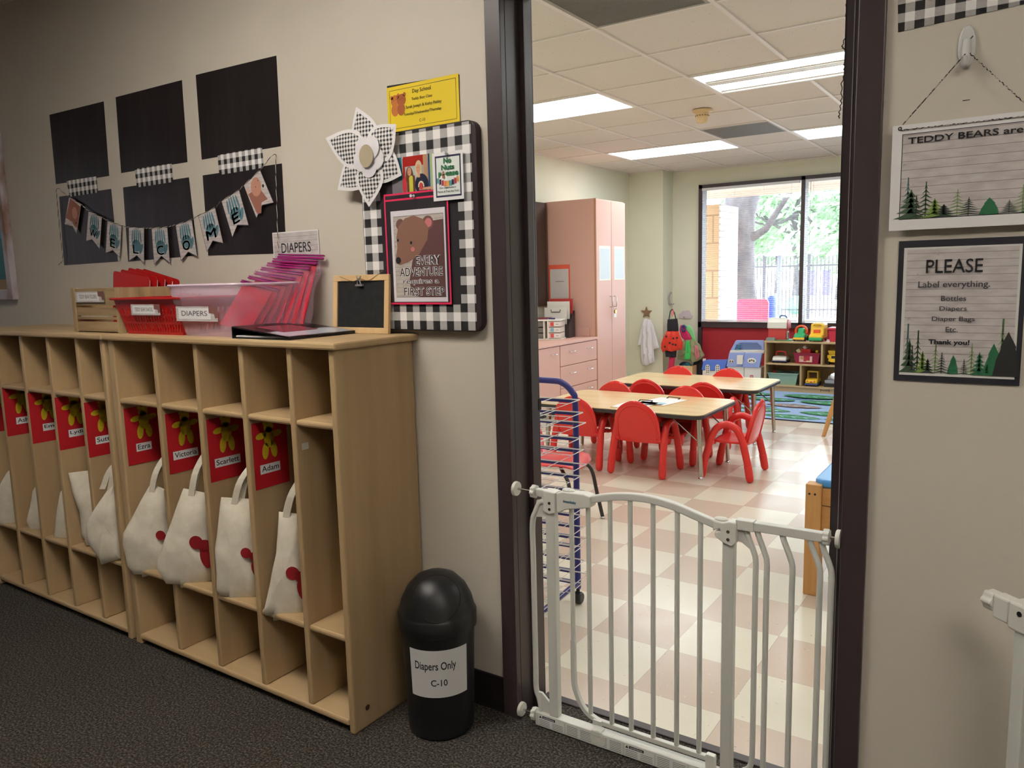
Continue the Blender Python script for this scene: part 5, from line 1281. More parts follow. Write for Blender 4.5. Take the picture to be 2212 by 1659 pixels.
# clipboards with drawings
def clipboard(label, pts, drawing, hand):
    P_ = [on(px, py, 2, .440) for px, py in pts]; c = sum(P_, Vector())/4; u = (P_[1]-P_[0]); rz = math.atan2(u.y, u.x)
    t = thing('clipboard', label, 'clipboard', (c.x, c.y, .4352), rz, 'clipboards on the near table')
    w, h = .115, .16
    MB().box(-w, w, -h, h, 0, .003).build('board', M_LTWOOD, t, bevel=.001)
    MB().box(-w+.006, w-.006, -h+.006, h-.02, .003, .004).build('paper', WHITE, t)
    b = MB(); b.tube([(-.05, h-.028, .006), (-.05, h-.012, .012), (.05, h-.012, .012), (.05, h-.028, .006)], .0028, 6); b.box(-.052, -.044, h-.034, h-.02, .004, .010); b.box(.044, .052, h-.034, h-.02, .004, .010); b.build('clip', mat('dark_clip', (40, 40, 44), .3, .7), t)
    if drawing: b = MB(); b.box(.02, .08, -.10, -.06, .0041, .0043); b.build('scribble', mat('light_blue_scribble', (140, 200, 220), .8), t, rot=None)
    return t
clipboard('wooden clipboard with white paper, nearer the doorway of the two', [(1315, 873), (1404, 881), (1423, 874), (1358, 866)], False, 0)
clipboard('wooden clipboard with blue scribble on paper, partly under the other', [(1377, 866), (1446, 874), (1486, 868), (1418, 858)], True, 0)
c = on(1408, 873, 2, .445); t = thing('pencil', 'dark pencil lying on the nearer clipboard', 'pencil', (c.x, c.y, .4415), math.radians(25)); MB().tube([(-.07, 0, 0), (.06, 0, 0), (.078, 0, 0)], [.0035, .0035, .0006], 6).build('shaft', mat('dark_pencil', (60, 56, 60), .5), t)

# cabinets on the left wall
FX = -2.72; CZ = .70
def cab_face(parent, y0, y1, z0, z1, name, ox, oy):
    return MB().box(0, .018, y0-oy, y1-oy, z0, z1).build(name, M_PEACH, parent, loc=(FX-ox, 0, 0), bevel=.0015)
def handle_h(parent, y, z, oy, ox, l=.05):
    X = FX+.018-ox
    b = MB(); b.tube(bezier([(X, y-oy-l, z), (X+.02, y-oy-l*.9, z), (X+.028, y-oy, z+.0), (X+.02, y-oy+l*.9, z), (X, y-oy+l, z)], 4), .004, 8); return b.build('handle', M_STEEL, parent, smooth=True)
# tall cabinet
ty0, ty1, TH = 5.25, 5.93, 2.09; cy = (ty0+ty1)/2; cx = (XL+FX)/2
t = thing('tall_cabinet', 'tall peach two door cabinet standing against the left classroom wall', 'cabinet', (cx, cy, 0))
MB().box(XL-cx+.002, FX-cx-.003, ty0-cy, ty1-cy, 0, TH).build('body', M_PEACH, t, bevel=.002)
MB().box(FX-cx-.0025, FX-cx+.001, ty0-cy+.005, ty1-cy-.005, .06, TH-.01).build('door_gap_liner', M_PEACHD, t)
for y0, y1, hy in ((ty0+.012, 5.588, 5.545), (5.594, ty1-.012, 5.637)):
    d = MB().box(FX-cx+.001, FX-cx+.019, y0-cy, y1-cy, .09, TH-.012).build('door', M_PEACH, t, bevel=.0015)
    X = FX+.019-cx; b = MB(); b.tube([(X, hy-cy, 1.10), (X+.03, hy-cy, 1.10), (X+.033, hy-cy, 1.09), (X+.033, hy-cy, 1.0), (X+.03, hy-cy, .99), (X, hy-cy, .99)], .0045, 8); b.build('handle', M_CHROME, d, smooth=True)
MB().box(FX-cx-.003, FX-cx+.0195, ty0-cy-.001, ty0-cy+.011, .0, TH).build('edge_strip', mat('tan_edge_strip', (190, 138, 108), .5), t)
t = thing('padlock', 'brass padlock and key tag hanging on the tall cabinet handles', 'padlock', (FX+.06, 5.59, .97))
MB().prism(rrect(-.02, .02, -.05, -.012, .006), -.008, .008, 0).build('lock_body', mat('brass', (196, 160, 96), .3, .8), t, bevel=.002)
MB().tube([(0, -.013, -.014), (0, -.013, .004), (0, -.007, .014), (0, .007, .014), (0, .013, .004), (0, .013, -.014)], .003, 8).build('shackle', M_STEEL, t, smooth=True)
MB().prism(rrect(-.03, .03, -.09, -.045, .004), -.002, .0, 0).build('key_tag', mat('white_tag', (230, 226, 224), .4), t)
# pockets on the doors
for y0, y1, lb in ((5.315, 5.56, 'shiny clear document pocket on the left door of the tall cabinet'), (5.655, 5.895, 'shiny clear document pocket on the right door of the tall cabinet')):
    t = thing('document_pocket', lb, 'document pocket', (FX+.0195, y0, 1.27), PI/2, 'pockets on the tall cabinet'); w = y1-y0
    a = Art(); a.rect(0, 0, w, .35, mat('pale_blue_sheet', (176, 186, 190), .4)); a.build('sheet', t)
    a = Art(); a.k = 1; a.frame(0, 0, w, .35, .008, mat('pale_yellow_edge', (236, 232, 190), .4)); a.rect(0, .325, w, .35, mat('pale_yellow_edge', (236, 232, 190), .4)); a.build('edge_binding', t)
# coral pocket on the cabinet side
x0, z0 = W(1186, 651, 5.249); x1, z1 = W(1231, 571, 5.249)
t = thing('document_pocket', 'coral edged clear pocket with white sheet on the cabinet side', 'document pocket', (x0, ty0-.001, z0)); w, h = x1-x0, z1-z0
a = Art(); CO = mat('coral_edge', (238, 104, 80), .5); a.frame(0, 0, w, h, .017, CO); a.rect(0, h-.045, w, h, CO); a.build('edge_binding', t)
a = Art(); a.k = 1; a.rect(.022, .035, w-.018, h-.045, mat('sheet_grey_white', (214, 208, 206), .4)); sh = a.build('sheet', t); 
Art().rect(w*.33, h*.535, w*.72, h*.552, mat('small_print', (130, 126, 130), .7)).build('printed_line', t, off=.0008)
# counter and base cabinets
y_0 = 3.05
t = thing('countertop', 'peach laminate countertop running up to the tall cabinet', 'countertop', (cx, (y_0+ty0)/2, CZ-.025))
MB().box(XL-cx+.002, FX-cx+.03, -(ty0-y_0)/2, (ty0-y_0)/2-.001, 0, .025).build('worktop', M_PEACH, t, bevel=.003)
MB().box(XL-cx+.002, XL-cx+.02, -(ty0-y_0)/2, (ty0-y_0)/2-.001, .025, .12).build('backsplash', M_PEACH, t, bevel=.002)
MB().box(XL-cx+.02, FX-cx-.06, (ty0-y_0)/2-.016, (ty0-y_0)/2-.001, .025, .12).build('side_splash', M_PEACH, t, bevel=.002)
def base_unit(y0, y1, label, drawers):
    oy = (y0+y1)/2; t = thing('base_cabinet', label, 'cabinet', (cx, oy, 0))
    MB().box(XL-cx+.002, FX-cx-.003, y0-oy+.001, y1-oy-.001, .08, CZ-.026).build('body', M_PEACH, t)
    MB().box(XL-cx+.002, FX-cx-.06, y0-oy+.001, y1-oy-.001, 0, .08).build('toe_kick', M_BASEB, t)
    MB().box(FX-cx-.0025, FX-cx+.0005, y0-oy+.002, y1-oy-.002, .085, CZ-.03).build('gap_liner', M_PEACHD, t)
    if drawers:
        for z0, z1 in ((.472, CZ-.032), (.258, .466), (.09, .252)):
            d = MB().box(FX-cx+.0005, FX-cx+.0185, y0-oy+.005, y1-oy-.004, z0, z1).build('drawer', M_PEACH, t, bevel=.0015)
            for f_ in (.3, .78):
                handle_h(d, y0+(y1-y0)*f_, (z0+z1)/2+.03, oy, cx)
    else:
        d = MB().box(FX-cx+.0005, FX-cx+.0185, y0-oy+.005, y1-oy-.004, .09, CZ-.032).build('door', M_PEACH, t, bevel=.0015); handle_h(d, y1-.12, .60, oy, cx)
base_unit(4.50, 5.245, 'peach three drawer base cabinet next to the tall cabinet', True)
base_unit(3.79, 4.495, 'peach base cabinet with one door, left of the drawers', False)
base_unit(3.06, 3.785, 'peach base cabinet mostly hidden behind the left door jamb', False)
# dark board on the left wall
t = thing('wall_board', 'dark framed board on the left wall, a sliver beside the cabinet', 'board', (XL, 4.62, 1.02), PI/2)
MB().box(0, .60, -.03, 0, 0, 1.06).build('board_panel', mat('dark_board', (70, 52, 44), .6), t, bevel=.004)
MB().box(.575, .60, -.038, -.03, 0, 1.06).build('frame_stile', mat('brown_board_frame', (88, 62, 48), .5), t)
# drawer organizer on the counter
p = on(1190, 725, 2, CZ); ox_, oy_ = -3.05, 4.86
t = thing('desk_organizer', 'white three tier drawer organizer with labels on the peach counter', 'organizer', (ox_, oy_, CZ), math.radians(18)); MW = mat('white_organizer_plastic', (232, 228, 220), .4)
MB().prism([(-.16, -.12), (.12, -.12), (.16, -.06), (.16, .12), (-.16, .12)], .0, .012, 2).build('base', MW, t, bevel=.003)
MB().prism([(-.16, -.12), (.12, -.12), (.16, -.06), (.16, .12), (-.16, .12)], .185, .200, 2).build('top_plate', MW, t, bevel=.004)
for x in (-.158, -.02): MB().box(x, x+.014, -.118, .118, .012, .185).build('side_wall', MW, t)
MB().box(.02, .034, -.118, -.10, .012, .185).build('side_wall', MW, t); MB().box(-.144, .15, .1, .118, .012, .185).build('back_wall', MW, t)
for i in range(3):
    z0 = .016+.057*i
    d = MB().box(-.144, -.022, -.117, .09, z0, z0+.048).build('drawer', film('smoky_clear_drawer', (120, 118, 112), .85, .2), t)
    d = MB().box(.034, .152, -.112, .09, z0, z0+.05).build('drawer', mat('clear_white_drawer', (226, 216, 208), .3), t, bevel=.002)
    a = Art(); a.rect(.05, z0+.006, .085, z0+.045, mat('drawer_content_%d' % i, ((220, 90, 90), (130, 180, 200), (216, 80, 80))[i], .6)); a.rect(.092, z0+.01, .147, z0+.042, WHITE); a.rect(.105, z0+.022, .135, z0+.027, GREYT); a.build('drawer_label', t, off=.113)
t2 = thing('marker', 'blue marker lying on the white organizer', 'marker', (ox_+.03, oy_-.02, CZ+.207), math.radians(10)); MB().tube([(-.06, 0, 0), (.06, 0, 0)], .007, 8).build('barrel', mat('navy_marker', (50, 50, 110), .4), t2)
t2 = thing('book', 'dark red book on top of the white organizer', 'book', (ox_-.06, oy_+.02, CZ+.2), math.radians(12)); MB().box(-.09, .07, -.07, .07, 0, .012).build('cover', mat('dark_red_book', (130, 34, 50), .5), t2, bevel=.001); MB().box(-.088, .071, -.068, .068, .002, .010).build('pages', WHITE, t2)
t = thing('file_sorter', 'dark wire file sorter holding papers next to the organizer', 'file sorter', (-3.06, 5.08, CZ), math.radians(10)); MK = mat('dark_wire_mesh', (52, 44, 46), .5)
MB().box(-.15, .15, -.09, .09, 0, .006).build('tray', MK, t)
for i, (y, h) in enumerate(((-.085, .14), (-.03, .19), (.025, .24), (.08, .27))): MB().box(-.15, .15, y-.002, y+.002, .006, h).build('divider_plate', MK, t)
for sx in (-1, 1): MB().prism([(-.09, 0), (.09, 0), (.09, .27), (-.09, .14)], sx*.15-.0015, sx*.15+.0015, 0).build('side_plate', MK, t)
for i, (y, h, c, lb) in enumerate(((-.055, .30, (222, 218, 212), 'white printed sheets clipped in front of the file sorter'), (.0, .36, (232, 228, 220), 'taller white sheets in the middle of the file sorter'), (.055, .385, (196, 60, 60), 'red folder at the back of the file sorter'))):
    t2 = thing('paper_stack', lb, 'paper', (-3.06-.175*0-y*.17, 5.08+y, CZ+.007), math.radians(10)); MB().box(-.125+.01*i, .115+.012*i, -.006, .006, 0, h).build('sheets', mat('sheet_%d' % i, c, .6), t2)
    if i == 0: MB().tube([(-.05, -.012, h-.02), (-.045, -.014, h-.045), (.045, -.014, h-.045), (.05, -.012, h-.02)], .004, 6).build('clip', BLACK, t2)

# art drying rack
t = thing('drying_rack', 'blue framed art drying rack with white wire shelves behind the gate', 'drying rack', (-.475, .83, 0), math.radians(4)); MBR = mat('navy_blue_enamel', (44, 42, 120), .35); MWI = mat('white_wire', (222, 216, 214), .35)
for yy in (0, -.42):
    p = bezier([(0, yy, .06), (0, yy, .5), (0, yy, .82), (-.012, yy, .872), (-.055, yy, .908), (-.12, yy, .916), (-.42, yy, .916), (-.485, yy, .908), (-.528, yy, .872), (-.54, yy, .82), (-.54, yy, .5), (-.54, yy, .06)], 5)
    MB().tube(p, .0125, 12).build('u_frame', MBR, t, smooth=True)
zs_ = [.848, .798, .758, .694, .648, .590, .540, .482, .420, .378, .331, .284, .246, .192, .137, .092]
for k, z in enumerate(zs_):
    b = MB(); x1 = .028+.012*(k % 3); y0, y1 = -.44, -.018
    b.tube([(x1, y0, z), (x1, y1, z), (-.56, y1, z), (-.56, y0, z)], .0026, 6, closed=True)
    for q in range(4): x = x1-.12*(q+1); b.tube([(x, y0, z), (x, y1, z)], .0016, 5)
    for q in range(3): y = y0+(y1-y0)*(q+1)/4; b.tube([(x1, y, z), (-.56, y, z)], .0016, 5)
    b.build('wire_shelf', MWI, t)
for k, z in enumerate(zs_[::1]): MB().box(-.54, 0, -.006, .006, z-.016, z-.003).build('crossbar', MBR, t)
for x in (0, -.54): MB().tube([(x, 0, .085), (x, -.42, .085)], .011, 10).build('side_rail', MBR, t, smooth=True)
for x in (0, -.54):
    for yy in (0, -.42):
        c = MB().lathe([(.0001, -.018), (.02, -.018), (.025, -.012), (.025, .012), (.02, .018), (.0001, .018)], 20, (x+.006, yy-.012, .0255), None, 0).build('caster', M_BLACKP, t, smooth=True)
        MB().tube([(x, yy, .04), (x, yy, .07)], .008, 8).build('caster_stem', M_BLACKP, c)
t2 = thing('paper_stack', 'white papers lying on the top shelf of the drying rack', 'paper', (-.76, .60, .851), math.radians(8)); MB().box(-.16, .14, -.11, .13, 0, .018).build('sheets', WHITE, t2, bevel=.002)
# red shell chair with dark legs
t = thing('shell_chair', 'red plastic shell chair on black tube legs behind the drying rack', 'chair', (-1.09, 1.66, 0), math.radians(-84)); MSH = mat('coral_red_shell', (214, 60, 58), .35)
b = MB(); prof = [(-.17, .60), (-.165, .54), (-.155, .46), (-.14, .39), (-.11, .345), (-.05, .335), (.03, .342), (.10, .350), (.15, .343), (.175, .325)]
vs = []; nu = 8
for j, (y, z) in enumerate(prof):
    w = (.12, .15, .155, .15, .15, .165, .17, .168, .155, .12)[j]
    for i in range(nu+1): u = -1+2*i/nu; vs.append((u*w, y+(.02*u*u if j < 4 else 0), z+(.018*u*u if j > 3 else 0)))
b.add(vs, [(j*(nu+1)+i, j*(nu+1)+i+1, (j+1)*(nu+1)+i+1, (j+1)*(nu+1)+i) for j in range(len(prof)-1) for i in range(nu)]); b.build('shell_seat', MSH, t, smooth=True, solid=.008)
MLG = mat('black_tube_leg', (44, 38, 38), .4)
for sx in (-1, 1):
    for sy, yy in ((-1, -.16), (1, .17)):
        p = bezier([(sx*.04, yy*.4, .325), (sx*.12, yy*.7, .32), (sx*.155, yy*.95, .28), (sx*.17, yy*1.1, .15), (sx*.185, yy*1.25, .012)], 5); l = MB().tube(p, .0105, 10).build('leg', MLG, t, smooth=True)
        MB().ball((sx*.185, yy*1.25, .008), .0085 if 0 else (.013, .013, .008), None, 12, 6).build('foot_glide', M_STEEL, l, smooth=True)
# blue topped play table
Lx, Ly = .285, 1.372
t = thing('play_table', 'pine play table with bright blue top behind the right jamb', 'table', (.75, 1.85, 0)); dx, dy = Lx-.75, Ly-1.85
for x in (dx, -dx-.062):
    for y in (dy, -dy-.06): MB().box(x, x+.062, y, y+.06, 0, .47).build('leg', M_PINE, t, bevel=.004)
for q in ((dx+.062, -dx-.062, dy+.012, dy+.032), (dx+.062, -dx-.062, -dy-.032, -dy-.012)):
    MB().box(q[0], q[1], q[2], q[3], .385, .455).build('apron_board', M_PINEX, t, bevel=.002); MB().box(q[0], q[1], q[2], q[3], .27, .381).build('apron_board', M_PINEX, t, bevel=.002)
for q in ((dx+.012, dx+.032), (-dx-.032, -dx-.012)):
    MB().box(q[0], q[1], dy+.06, -dy-.06, .385, .455).build('apron_board', mat('pine_plain', (206, 154, 96), .5), t, bevel=.002)
MB().prism(rrect(dx+.025, -dx+.0, dy+.02, -dy-.0, .05), .455, .488, 2).build('tabletop', mat('bright_blue_plastic', (84, 158, 230), .25), t, bevel=.010)
for q in (.018, .040): MB().lathe([(.0045, -.0008), (.0045, .002)], 10, (dx+q-.002, dy, .43), None, 1).build('bolt_hole', BLACK, t)
# round stool table with splayed legs
sx_, sy_ = on(1838, 815, 1, 4.75).x, 4.75
t = thing('round_table', 'white round topped table on splayed wooden legs at the right jamb', 'table', (-.08, 4.78, 0))
MB().lathe([(.0001, .455), (.23, .455), (.245, .462), (.25, .475), (.245, .488), (.23, .494), (.0001, .494)], 40).build('tabletop', mat('white_tabletop', (226, 232, 240), .25), t, smooth=True)
for k in range(4):
    a_ = math.radians(213+90*k)
    MB().tube([(.31*math.cos(a_), .31*math.sin(a_), 0), (.30*math.cos(a_), .30*math.sin(a_), .02), (.25*math.cos(a_), .25*math.sin(a_), .2), (.17*math.cos(a_), .17*math.sin(a_), .455)], [.014, .016, .02, .017], 12).build('leg', M_PINE, t, smooth=True)
# rug
t = thing('rug', 'blue play rug with green and brown leaves under the toy shelf', 'rug', (-1.75, 5.16, 0)); rw, rd = 3.0, 1.98
MB().box(0, rw, 0, rd, 0, .008).build('pile', mat('black_rug_binding', (36, 36, 52), .9), t)
a = Art(); M_RB = noisy('rug_blue', [(.3, (140, 168, 210)), (.7, (162, 190, 226))], 60, .95); LG = mat('rug_leaf_green', (60, 132, 84), .95); LB = mat('rug_leaf_brown', (140, 112, 100), .95); VN = mat('rug_vein', (170, 206, 220), .95); LP = mat('rug_pink', (196, 176, 200), .95); LT_ = mat('rug_teal', (70, 110, 150), .95)
a.rect(.012, .012, rw-.012, rd-.012, M_RB)
def leaf(u, v, l, w, an, m_):
    c_, s_ = math.cos(an), math.sin(an); pts = []
    for i in range(13): q = -1+2*i/12; pts.append((q*l, w*(1-q*q)**.8))
    pts += [(x, -y) for x, y in pts[::-1][1:-1]]
    a.poly([(u+x*c_-y*s_, v+x*s_+y*c_) for x, y in pts], m_)
    a.line([(u-l*.7*c_, v-l*.7*s_), (u+l*.85*c_, v+l*.85*s_)], .012, VN)
    for q in (-.4, 0, .4):
        for sg in (-1, 1): a.line([(u+q*l*c_, v+q*l*s_), (u+(q+.22)*l*c_-sg*w*.6*s_, v+(q+.22)*l*s_+sg*w*.6*c_)], .010, VN)
lf = [(.42, .18, .26, .1, .05, LG), (.98, .16, .27, .1, -.05, LG), (1.52, .16, .26, .1, 0, LG), (.66, .42, .26, .1, -.08, LG), (1.25, .42, .26, .11, .05, LG), (.3, .7, .2, .09, 0, LB), (.86, .72, .27, .09, -.05, LB), (1.45, .7, .25, .09, .1, LG), (.55, 1.02, .26, .1, 0, LG), (1.12, 1.0, .28, .11, 0, LG), (1.7, 1.0, .25, .1, 0, LG), (.3, 1.3, .2, .1, 0, LG), (.9, 1.32, .3, .12, 0, LG), (1.5, 1.32, .26, .1, 0, LG), (2.1, .3, .26, .1, 0, LG), (2.3, .8, .26, .1, 0, LB), (2.4, 1.3, .26, .1, 0, LG), (2.7, .5, .22, .1, .2, LG)]
for q in ((.2, .45, .14, .05, LP), (.62, .60, .12, .04, LT_), (1.4, .56, .14, .04, LT_), (.8, 1.16, .16, .03, LT_), (.15, .9, .1, .04, LT_)): a.ell(*q[:4], q[4])
for q in lf: leaf(*q)
o = a.build('rug_pattern', t, loc=(0, 0, .0085)); o.rotation_euler = (-PI/2, 0, 0)
# ================================================================ BACK OF THE CLASSROOM
def PXP(px, py, y, o): p = on(px, py, 1, y); return (p.x-o[0], p.z-o[2])
def pxprism(t, name, pts, y, d, m, o, bevel=.003, smooth=False):
    """outline read on plane y, thickness d going back; o = origin of the thing"""
    b = MB(); b.prism([PXP(px, py, y, o) for px, py in pts], y-o[1], y-o[1]+d, 1); return b.build(name, m, t, bevel=bevel, smooth=smooth)
# toy shelf
sx0, sx1, sy0, sy1 = -1.445, -.02, 6.80, 7.17; scx = (sx0+sx1)/2; o = (scx, 6.98, .0085)
t = thing('toy_shelf', 'low maple toy shelf under the window', 'shelf', o); X = lambda x: x-scx; Y0, Y1 = sy0-6.98, sy1-6.98
for a_, c_ in ((sx0, sx0+.022), (sx1-.022, sx1)): MB().box(X(a_), X(c_), Y0, Y1, 0, .545).build('side_panel', M_MAPLE, t, bevel=.003)
MB().box(X(sx0)-.004, X(sx1)+.004, Y0-.004, Y1, .532, .552).build('top_board', M_MAPLEX, t, bevel=.003)
for z in (.298, .058): MB().box(X(sx0+.022), X(sx1-.022), Y0, Y1-.012, z-.008, z+.009).build('shelf_board', M_MAPLEX, t, bevel=.003)
MB().box(X(sx0+.022), X(sx1-.022), Y0+.012, Y0+.03, 0, .05).build('kick_board', M_MAPLEX, t)
MB().box(X(sx0+.022), X(sx1-.022), Y1-.012, Y1-.004, .03, .53).build('back_panel', M_MAPLE, t)
MB().box(X(-.852), X(-.832), Y0+.003, Y1-.012, .307, .532).build('divider', M_MAPLE, t, bevel=.002)
MB().box(X(-1.064), X(-1.044), Y0+.003, Y1-.012, .067, .29).build('divider', M_MAPLE, t, bevel=.002)
a = Art(); a.line([(-.045, .008), (-.045, .03), (-.035, .03), (-.03, .022), (.03, .022), (.035, .03), (.045, .03), (.045, .008)], .005, BLACK); a.build('logo_mark', t, loc=(X(-.80), Y0+.0115, .01))
ZT = .5605; ZM = .3155; ZB = .0755
# barn
def P7(px, py, y=6.86): p = on(px, py, 1, y); return p
c = P7(1680, 736); o = (c.x, 6.93, ZT); RB = mat('barn_red_plastic', (196, 66, 64), .3); BW = mat('barn_roof_white', (222, 220, 208), .3)
t = thing('toy_barn', 'toy barn with white roof on the left end of the shelf top', 'toy barn', o)
pr = [(-.07, 0), (.07, 0), (.07, .15), (-.07, .15)]
MB().box(-.105, .085, -.07, .07, .0, .135).build('walls', RB, t, bevel=.005)
MB().prism([(-.082, .132), (.082, .132), (.076, .20), (.045, .245), (-.045, .245), (-.076, .20)], -.115, .095, 0).build('roof', BW, t, bevel=.008)
MB().prism([(-.07, .13), (.07, .13), (.066, .19), (.035, .23), (-.035, .23), (-.066, .19)], .0955, .103, 0).build('gable', RB, t, bevel=.002)
MB().box(.0855, .094, -.03, .03, .02, .10).build('door', BW, t, bevel=.002); MB().box(.0942, .0955, -.015, .015, .03, .085).build('door_opening', BLACK, t)
MB().box(-.02, .15, -.10, .08, 0, .010).build('green_base', mat('grass_green_plastic', (50, 140, 92), .4), t, bevel=.003)
MB().prism([(-.12, 0), (-.02, 0), (-.02, .035), (-.105, .035)], -.125, -.072, 1).build('ramp', mat('grey_green_plastic', (132, 146, 136), .4), t, bevel=.002)
MB().tube(bezier([(0, 0, .245), (.01, 0, .27), (.06, 0, .265), (.075, 0, .245)], 4), .008, 8).build('handle', mat('steel_blue_plastic', (76, 110, 160), .4), t, smooth=True)
def wheels(t, xs, ys, r, w, m, z=None):
    for x in xs:
        for y in ys: MB().lathe([(.0001, y-w/2), (r*.8, y-w/2), (r, y-w*.3), (r, y+w*.3), (r*.8, y+w/2), (.0001, y+w/2)], 18, (x, 0, z or r), None, 1).build('wheel', m, t, smooth=True)
def wheelsx(t, xs, ys, r, w, m):
    for x in xs:
        for y in ys: MB().lathe([(.0001, x-w/2), (r*.8, x-w/2), (r, x-w*.3), (r, x+w*.3), (r*.8, x+w/2), (.0001, x+w/2)], 18, (0, y, r), None, 0).build('wheel', m, t, smooth=True)
MBK2 = mat('black_rubber_toy', (34, 34, 38), .6); MGR = mat('toy_green', (44, 168, 104), .3); MYE = mat('toy_yellow', (240, 196, 52), .3); MOR = mat('toy_orange', (236, 96, 52), .35)
# green truck (facing the camera)
c = P7(1727, 734); o = (c.x, 6.93, ZT); t = thing('toy_truck', 'green toy truck with an orange roll bar on the shelf top', 'toy truck', o)
wheelsx(t, (-.055, .055), (-.06, .06), .024, .022, MBK2)
MB().prism([(-.11, .02), (.09, .02), (.09, .06), (-.05, .085), (-.11, .062)], -.055, .055, 0).build('body', MGR, t, bevel=.012)
MB().prism([(-.115, .018), (-.10, .018), (-.10, .045), (-.115, .04)], -.058, .058, 0).build('bumper', MYE, t, bevel=.004)
MB().prism([(-.035, .07), (.05, .07), (.045, .135), (-.01, .135)], -.033, .033, 0).build('cab', MGR, t, bevel=.01)
MB().tube([(.058*math.cos(PI*k/14), .0, .105+.055*math.sin(PI*k/14)) for k in range(-2, 17)], .013, 10).build('roll_bar', MOR, t, smooth=True)
for sx in (-1, 1): MB().ball((sx*.03, -.088, .062), (.007, .005, .007)).build('headlight', MBK2, t)
# yellow bus truck
c = P7(1763, 734); o = (c.x, 6.95, ZT); t = thing('toy_truck', 'big yellow toy truck with green bumper on the shelf top', 'toy truck', o)
wheelsx(t, (-.062, .062), (-.08, .07), .024, .024, mat('toy_maroon_wheel', (150, 60, 66), .5))
MB().prism([(-.135, .025), (.12, .025), (.12, .19), (-.04, .19), (-.065, .085), (-.135, .07)], -.07, .07, 0).build('body', MYE, t, bevel=.016)
MB().box(-.068, .068, -.145, -.12, .012, .045).build('bumper', MGR, t, bevel=.008)
MB().box(-.035, .035, -.074, -.058, .09, .125).build('seat_panel', MOR, t, bevel=.004)
MB().tube(bezier([(-.035, -.05, .17), (-.03, -.06, .182), (.03, -.06, .182), (.035, -.05, .17)], 4), .008, 8).build('handle', MYE, t, smooth=True)
MB().prism([(.02, .185), (.11, .185), (.10, .20), (.03, .20)], -.045, .045, 0).build('roof_bump', BW, t, bevel=.006)
# red lidded bin
c = P7(1800, 738); o = (-.68, 6.96, ZT); t = thing('plastic_box', 'red lidded plastic box at the right end of the shelf top', 'box', o); MRB2 = mat('rose_red_plastic', (206, 52, 76), .35)
MB().frustum((-.10, .10, -.09, .09), (-.115, .115, -.10, .10), 0, .125, MRB2).build('body', None, t, bevel=.006); MB().box(-.125, .125, -.11, .11, .1255, .148).build('lid', MRB2, t, bevel=.005)
# middle row
c = P7(1683, 783); o = (c.x, 6.93, ZM); t = thing('toy_car', 'white toy car carrier with red handle, middle shelf left', 'toy car', o)
wheelsx(t, (-.07, .07), (-.05, .05), .018, .02, MBK2)
MB().prism([(-.085, .02), (.085, .02), (.08, .055), (.03, .072), (-.05, .072), (-.08, .05)], -.075, .075, 0).build('body', mat('toy_offwhite', (226, 222, 212), .3), t, bevel=.014)
MB().box(-.08, .08, -.085, .085, .014, .026).build('blue_base', mat('toy_navy', (70, 76, 120), .4), t, bevel=.004)
MB().tube(bezier([(-.05, 0, .065), (-.052, 0, .10), (-.035, 0, .118), (.035, 0, .118), (.052, 0, .10), (.05, 0, .065)], 4), .0085, 8).build('handle', mat('toy_red', (216, 48, 44), .3), t, smooth=True)
c = P7(1742, 783); o = (c.x, 6.96, ZM); t = thing('toy_tub', 'maroon tub of building toys on the middle shelf', 'tub', o); MM = mat('maroon_plastic', (158, 34, 66), .4)
b = MB(); b.frustum((-.115, .115, -.09, .09), (-.135, .135, -.11, .11), 0, .115, MM, cap=(1, 0)); b.build('tub_body', None, t, solid=.004); b = MB()
for q in ((-.142, .142, -.117, -.105), (-.142, .142, .105, .117), (-.142, -.13, -.105, .105), (.13, .142, -.105, .105)): b.box(*q, .112, .12)
b.build('rim', MM, t, bevel=.002)
a = Art(); a.rect(-.075, .02, .06, .092, mat('sticker_pinkish', (220, 178, 176), .6)); a.rect(-.03, .028, .035, .085, mat('sticker_red', (176, 44, 60), .6)); a.rect(.0, .025, .045, .036, mat('sticker_yellow', (226, 206, 150), .6)); a.ell(-.045, .065, .02, .02, mat('sticker_tan', (190, 140, 100), .6)); a.build('sticker', t, off=.106)
for (x, z, s, c_, lb) in ((-.085, .135, .022, (236, 226, 180), 'cream block end of the red rod in the maroon tub'), (-.02, .125, .03, (214, 44, 48), 'red blocks heaped in the maroon tub'), (.09, .13, .018, (240, 200, 60), 'yellow ball shaped block in the maroon tub'), (-.025, .175, .018, (232, 214, 216), 'white end block standing above the maroon tub')):
    q = thing('toy_block', lb, 'toy block', (o[0]+x, o[1]-.03, ZM+z-s)); (MB().ball((0, 0, s), s) if 'ball' in lb else MB().box(-s*(1.6 if 'heaped' in lb else .9), s*(1.6 if 'heaped' in lb else .9), -s, s, 0, s*2, M=Matrix.Rotation(-.6, 4, 'Y') if 'end' in lb else None)).build('block', mat('block_%d' % c_[2], c_, .35), q, bevel=.003 if 'ball' not in lb else 0, smooth='ball' in lb)
q = thing('toy_rod', 'red toy rod slanting up out of the maroon tub', 'toy', (o[0]-.055, o[1]-.03, ZM+.13)); MB().box(-.045, .045, -.008, .008, -.008, .008, M=Matrix.Rotation(-.62, 4, 'Y')).build('rod', mat('toy_red', (216, 48, 44), .3), q, bevel=.003)
o = (-.735, 6.94, ZM); t = thing('toy_truck', 'yellow toy dump truck on the right of the middle shelf', 'toy truck', o)
wheelsx(t, (-.055, .055), (-.05, .05), .03, .025, MBK2); MB().prism([(-.09, .035), (.08, .035), (.08, .07), (-.09, .07)], -.05, .05, 0).build('chassis', MYE, t, bevel=.005)
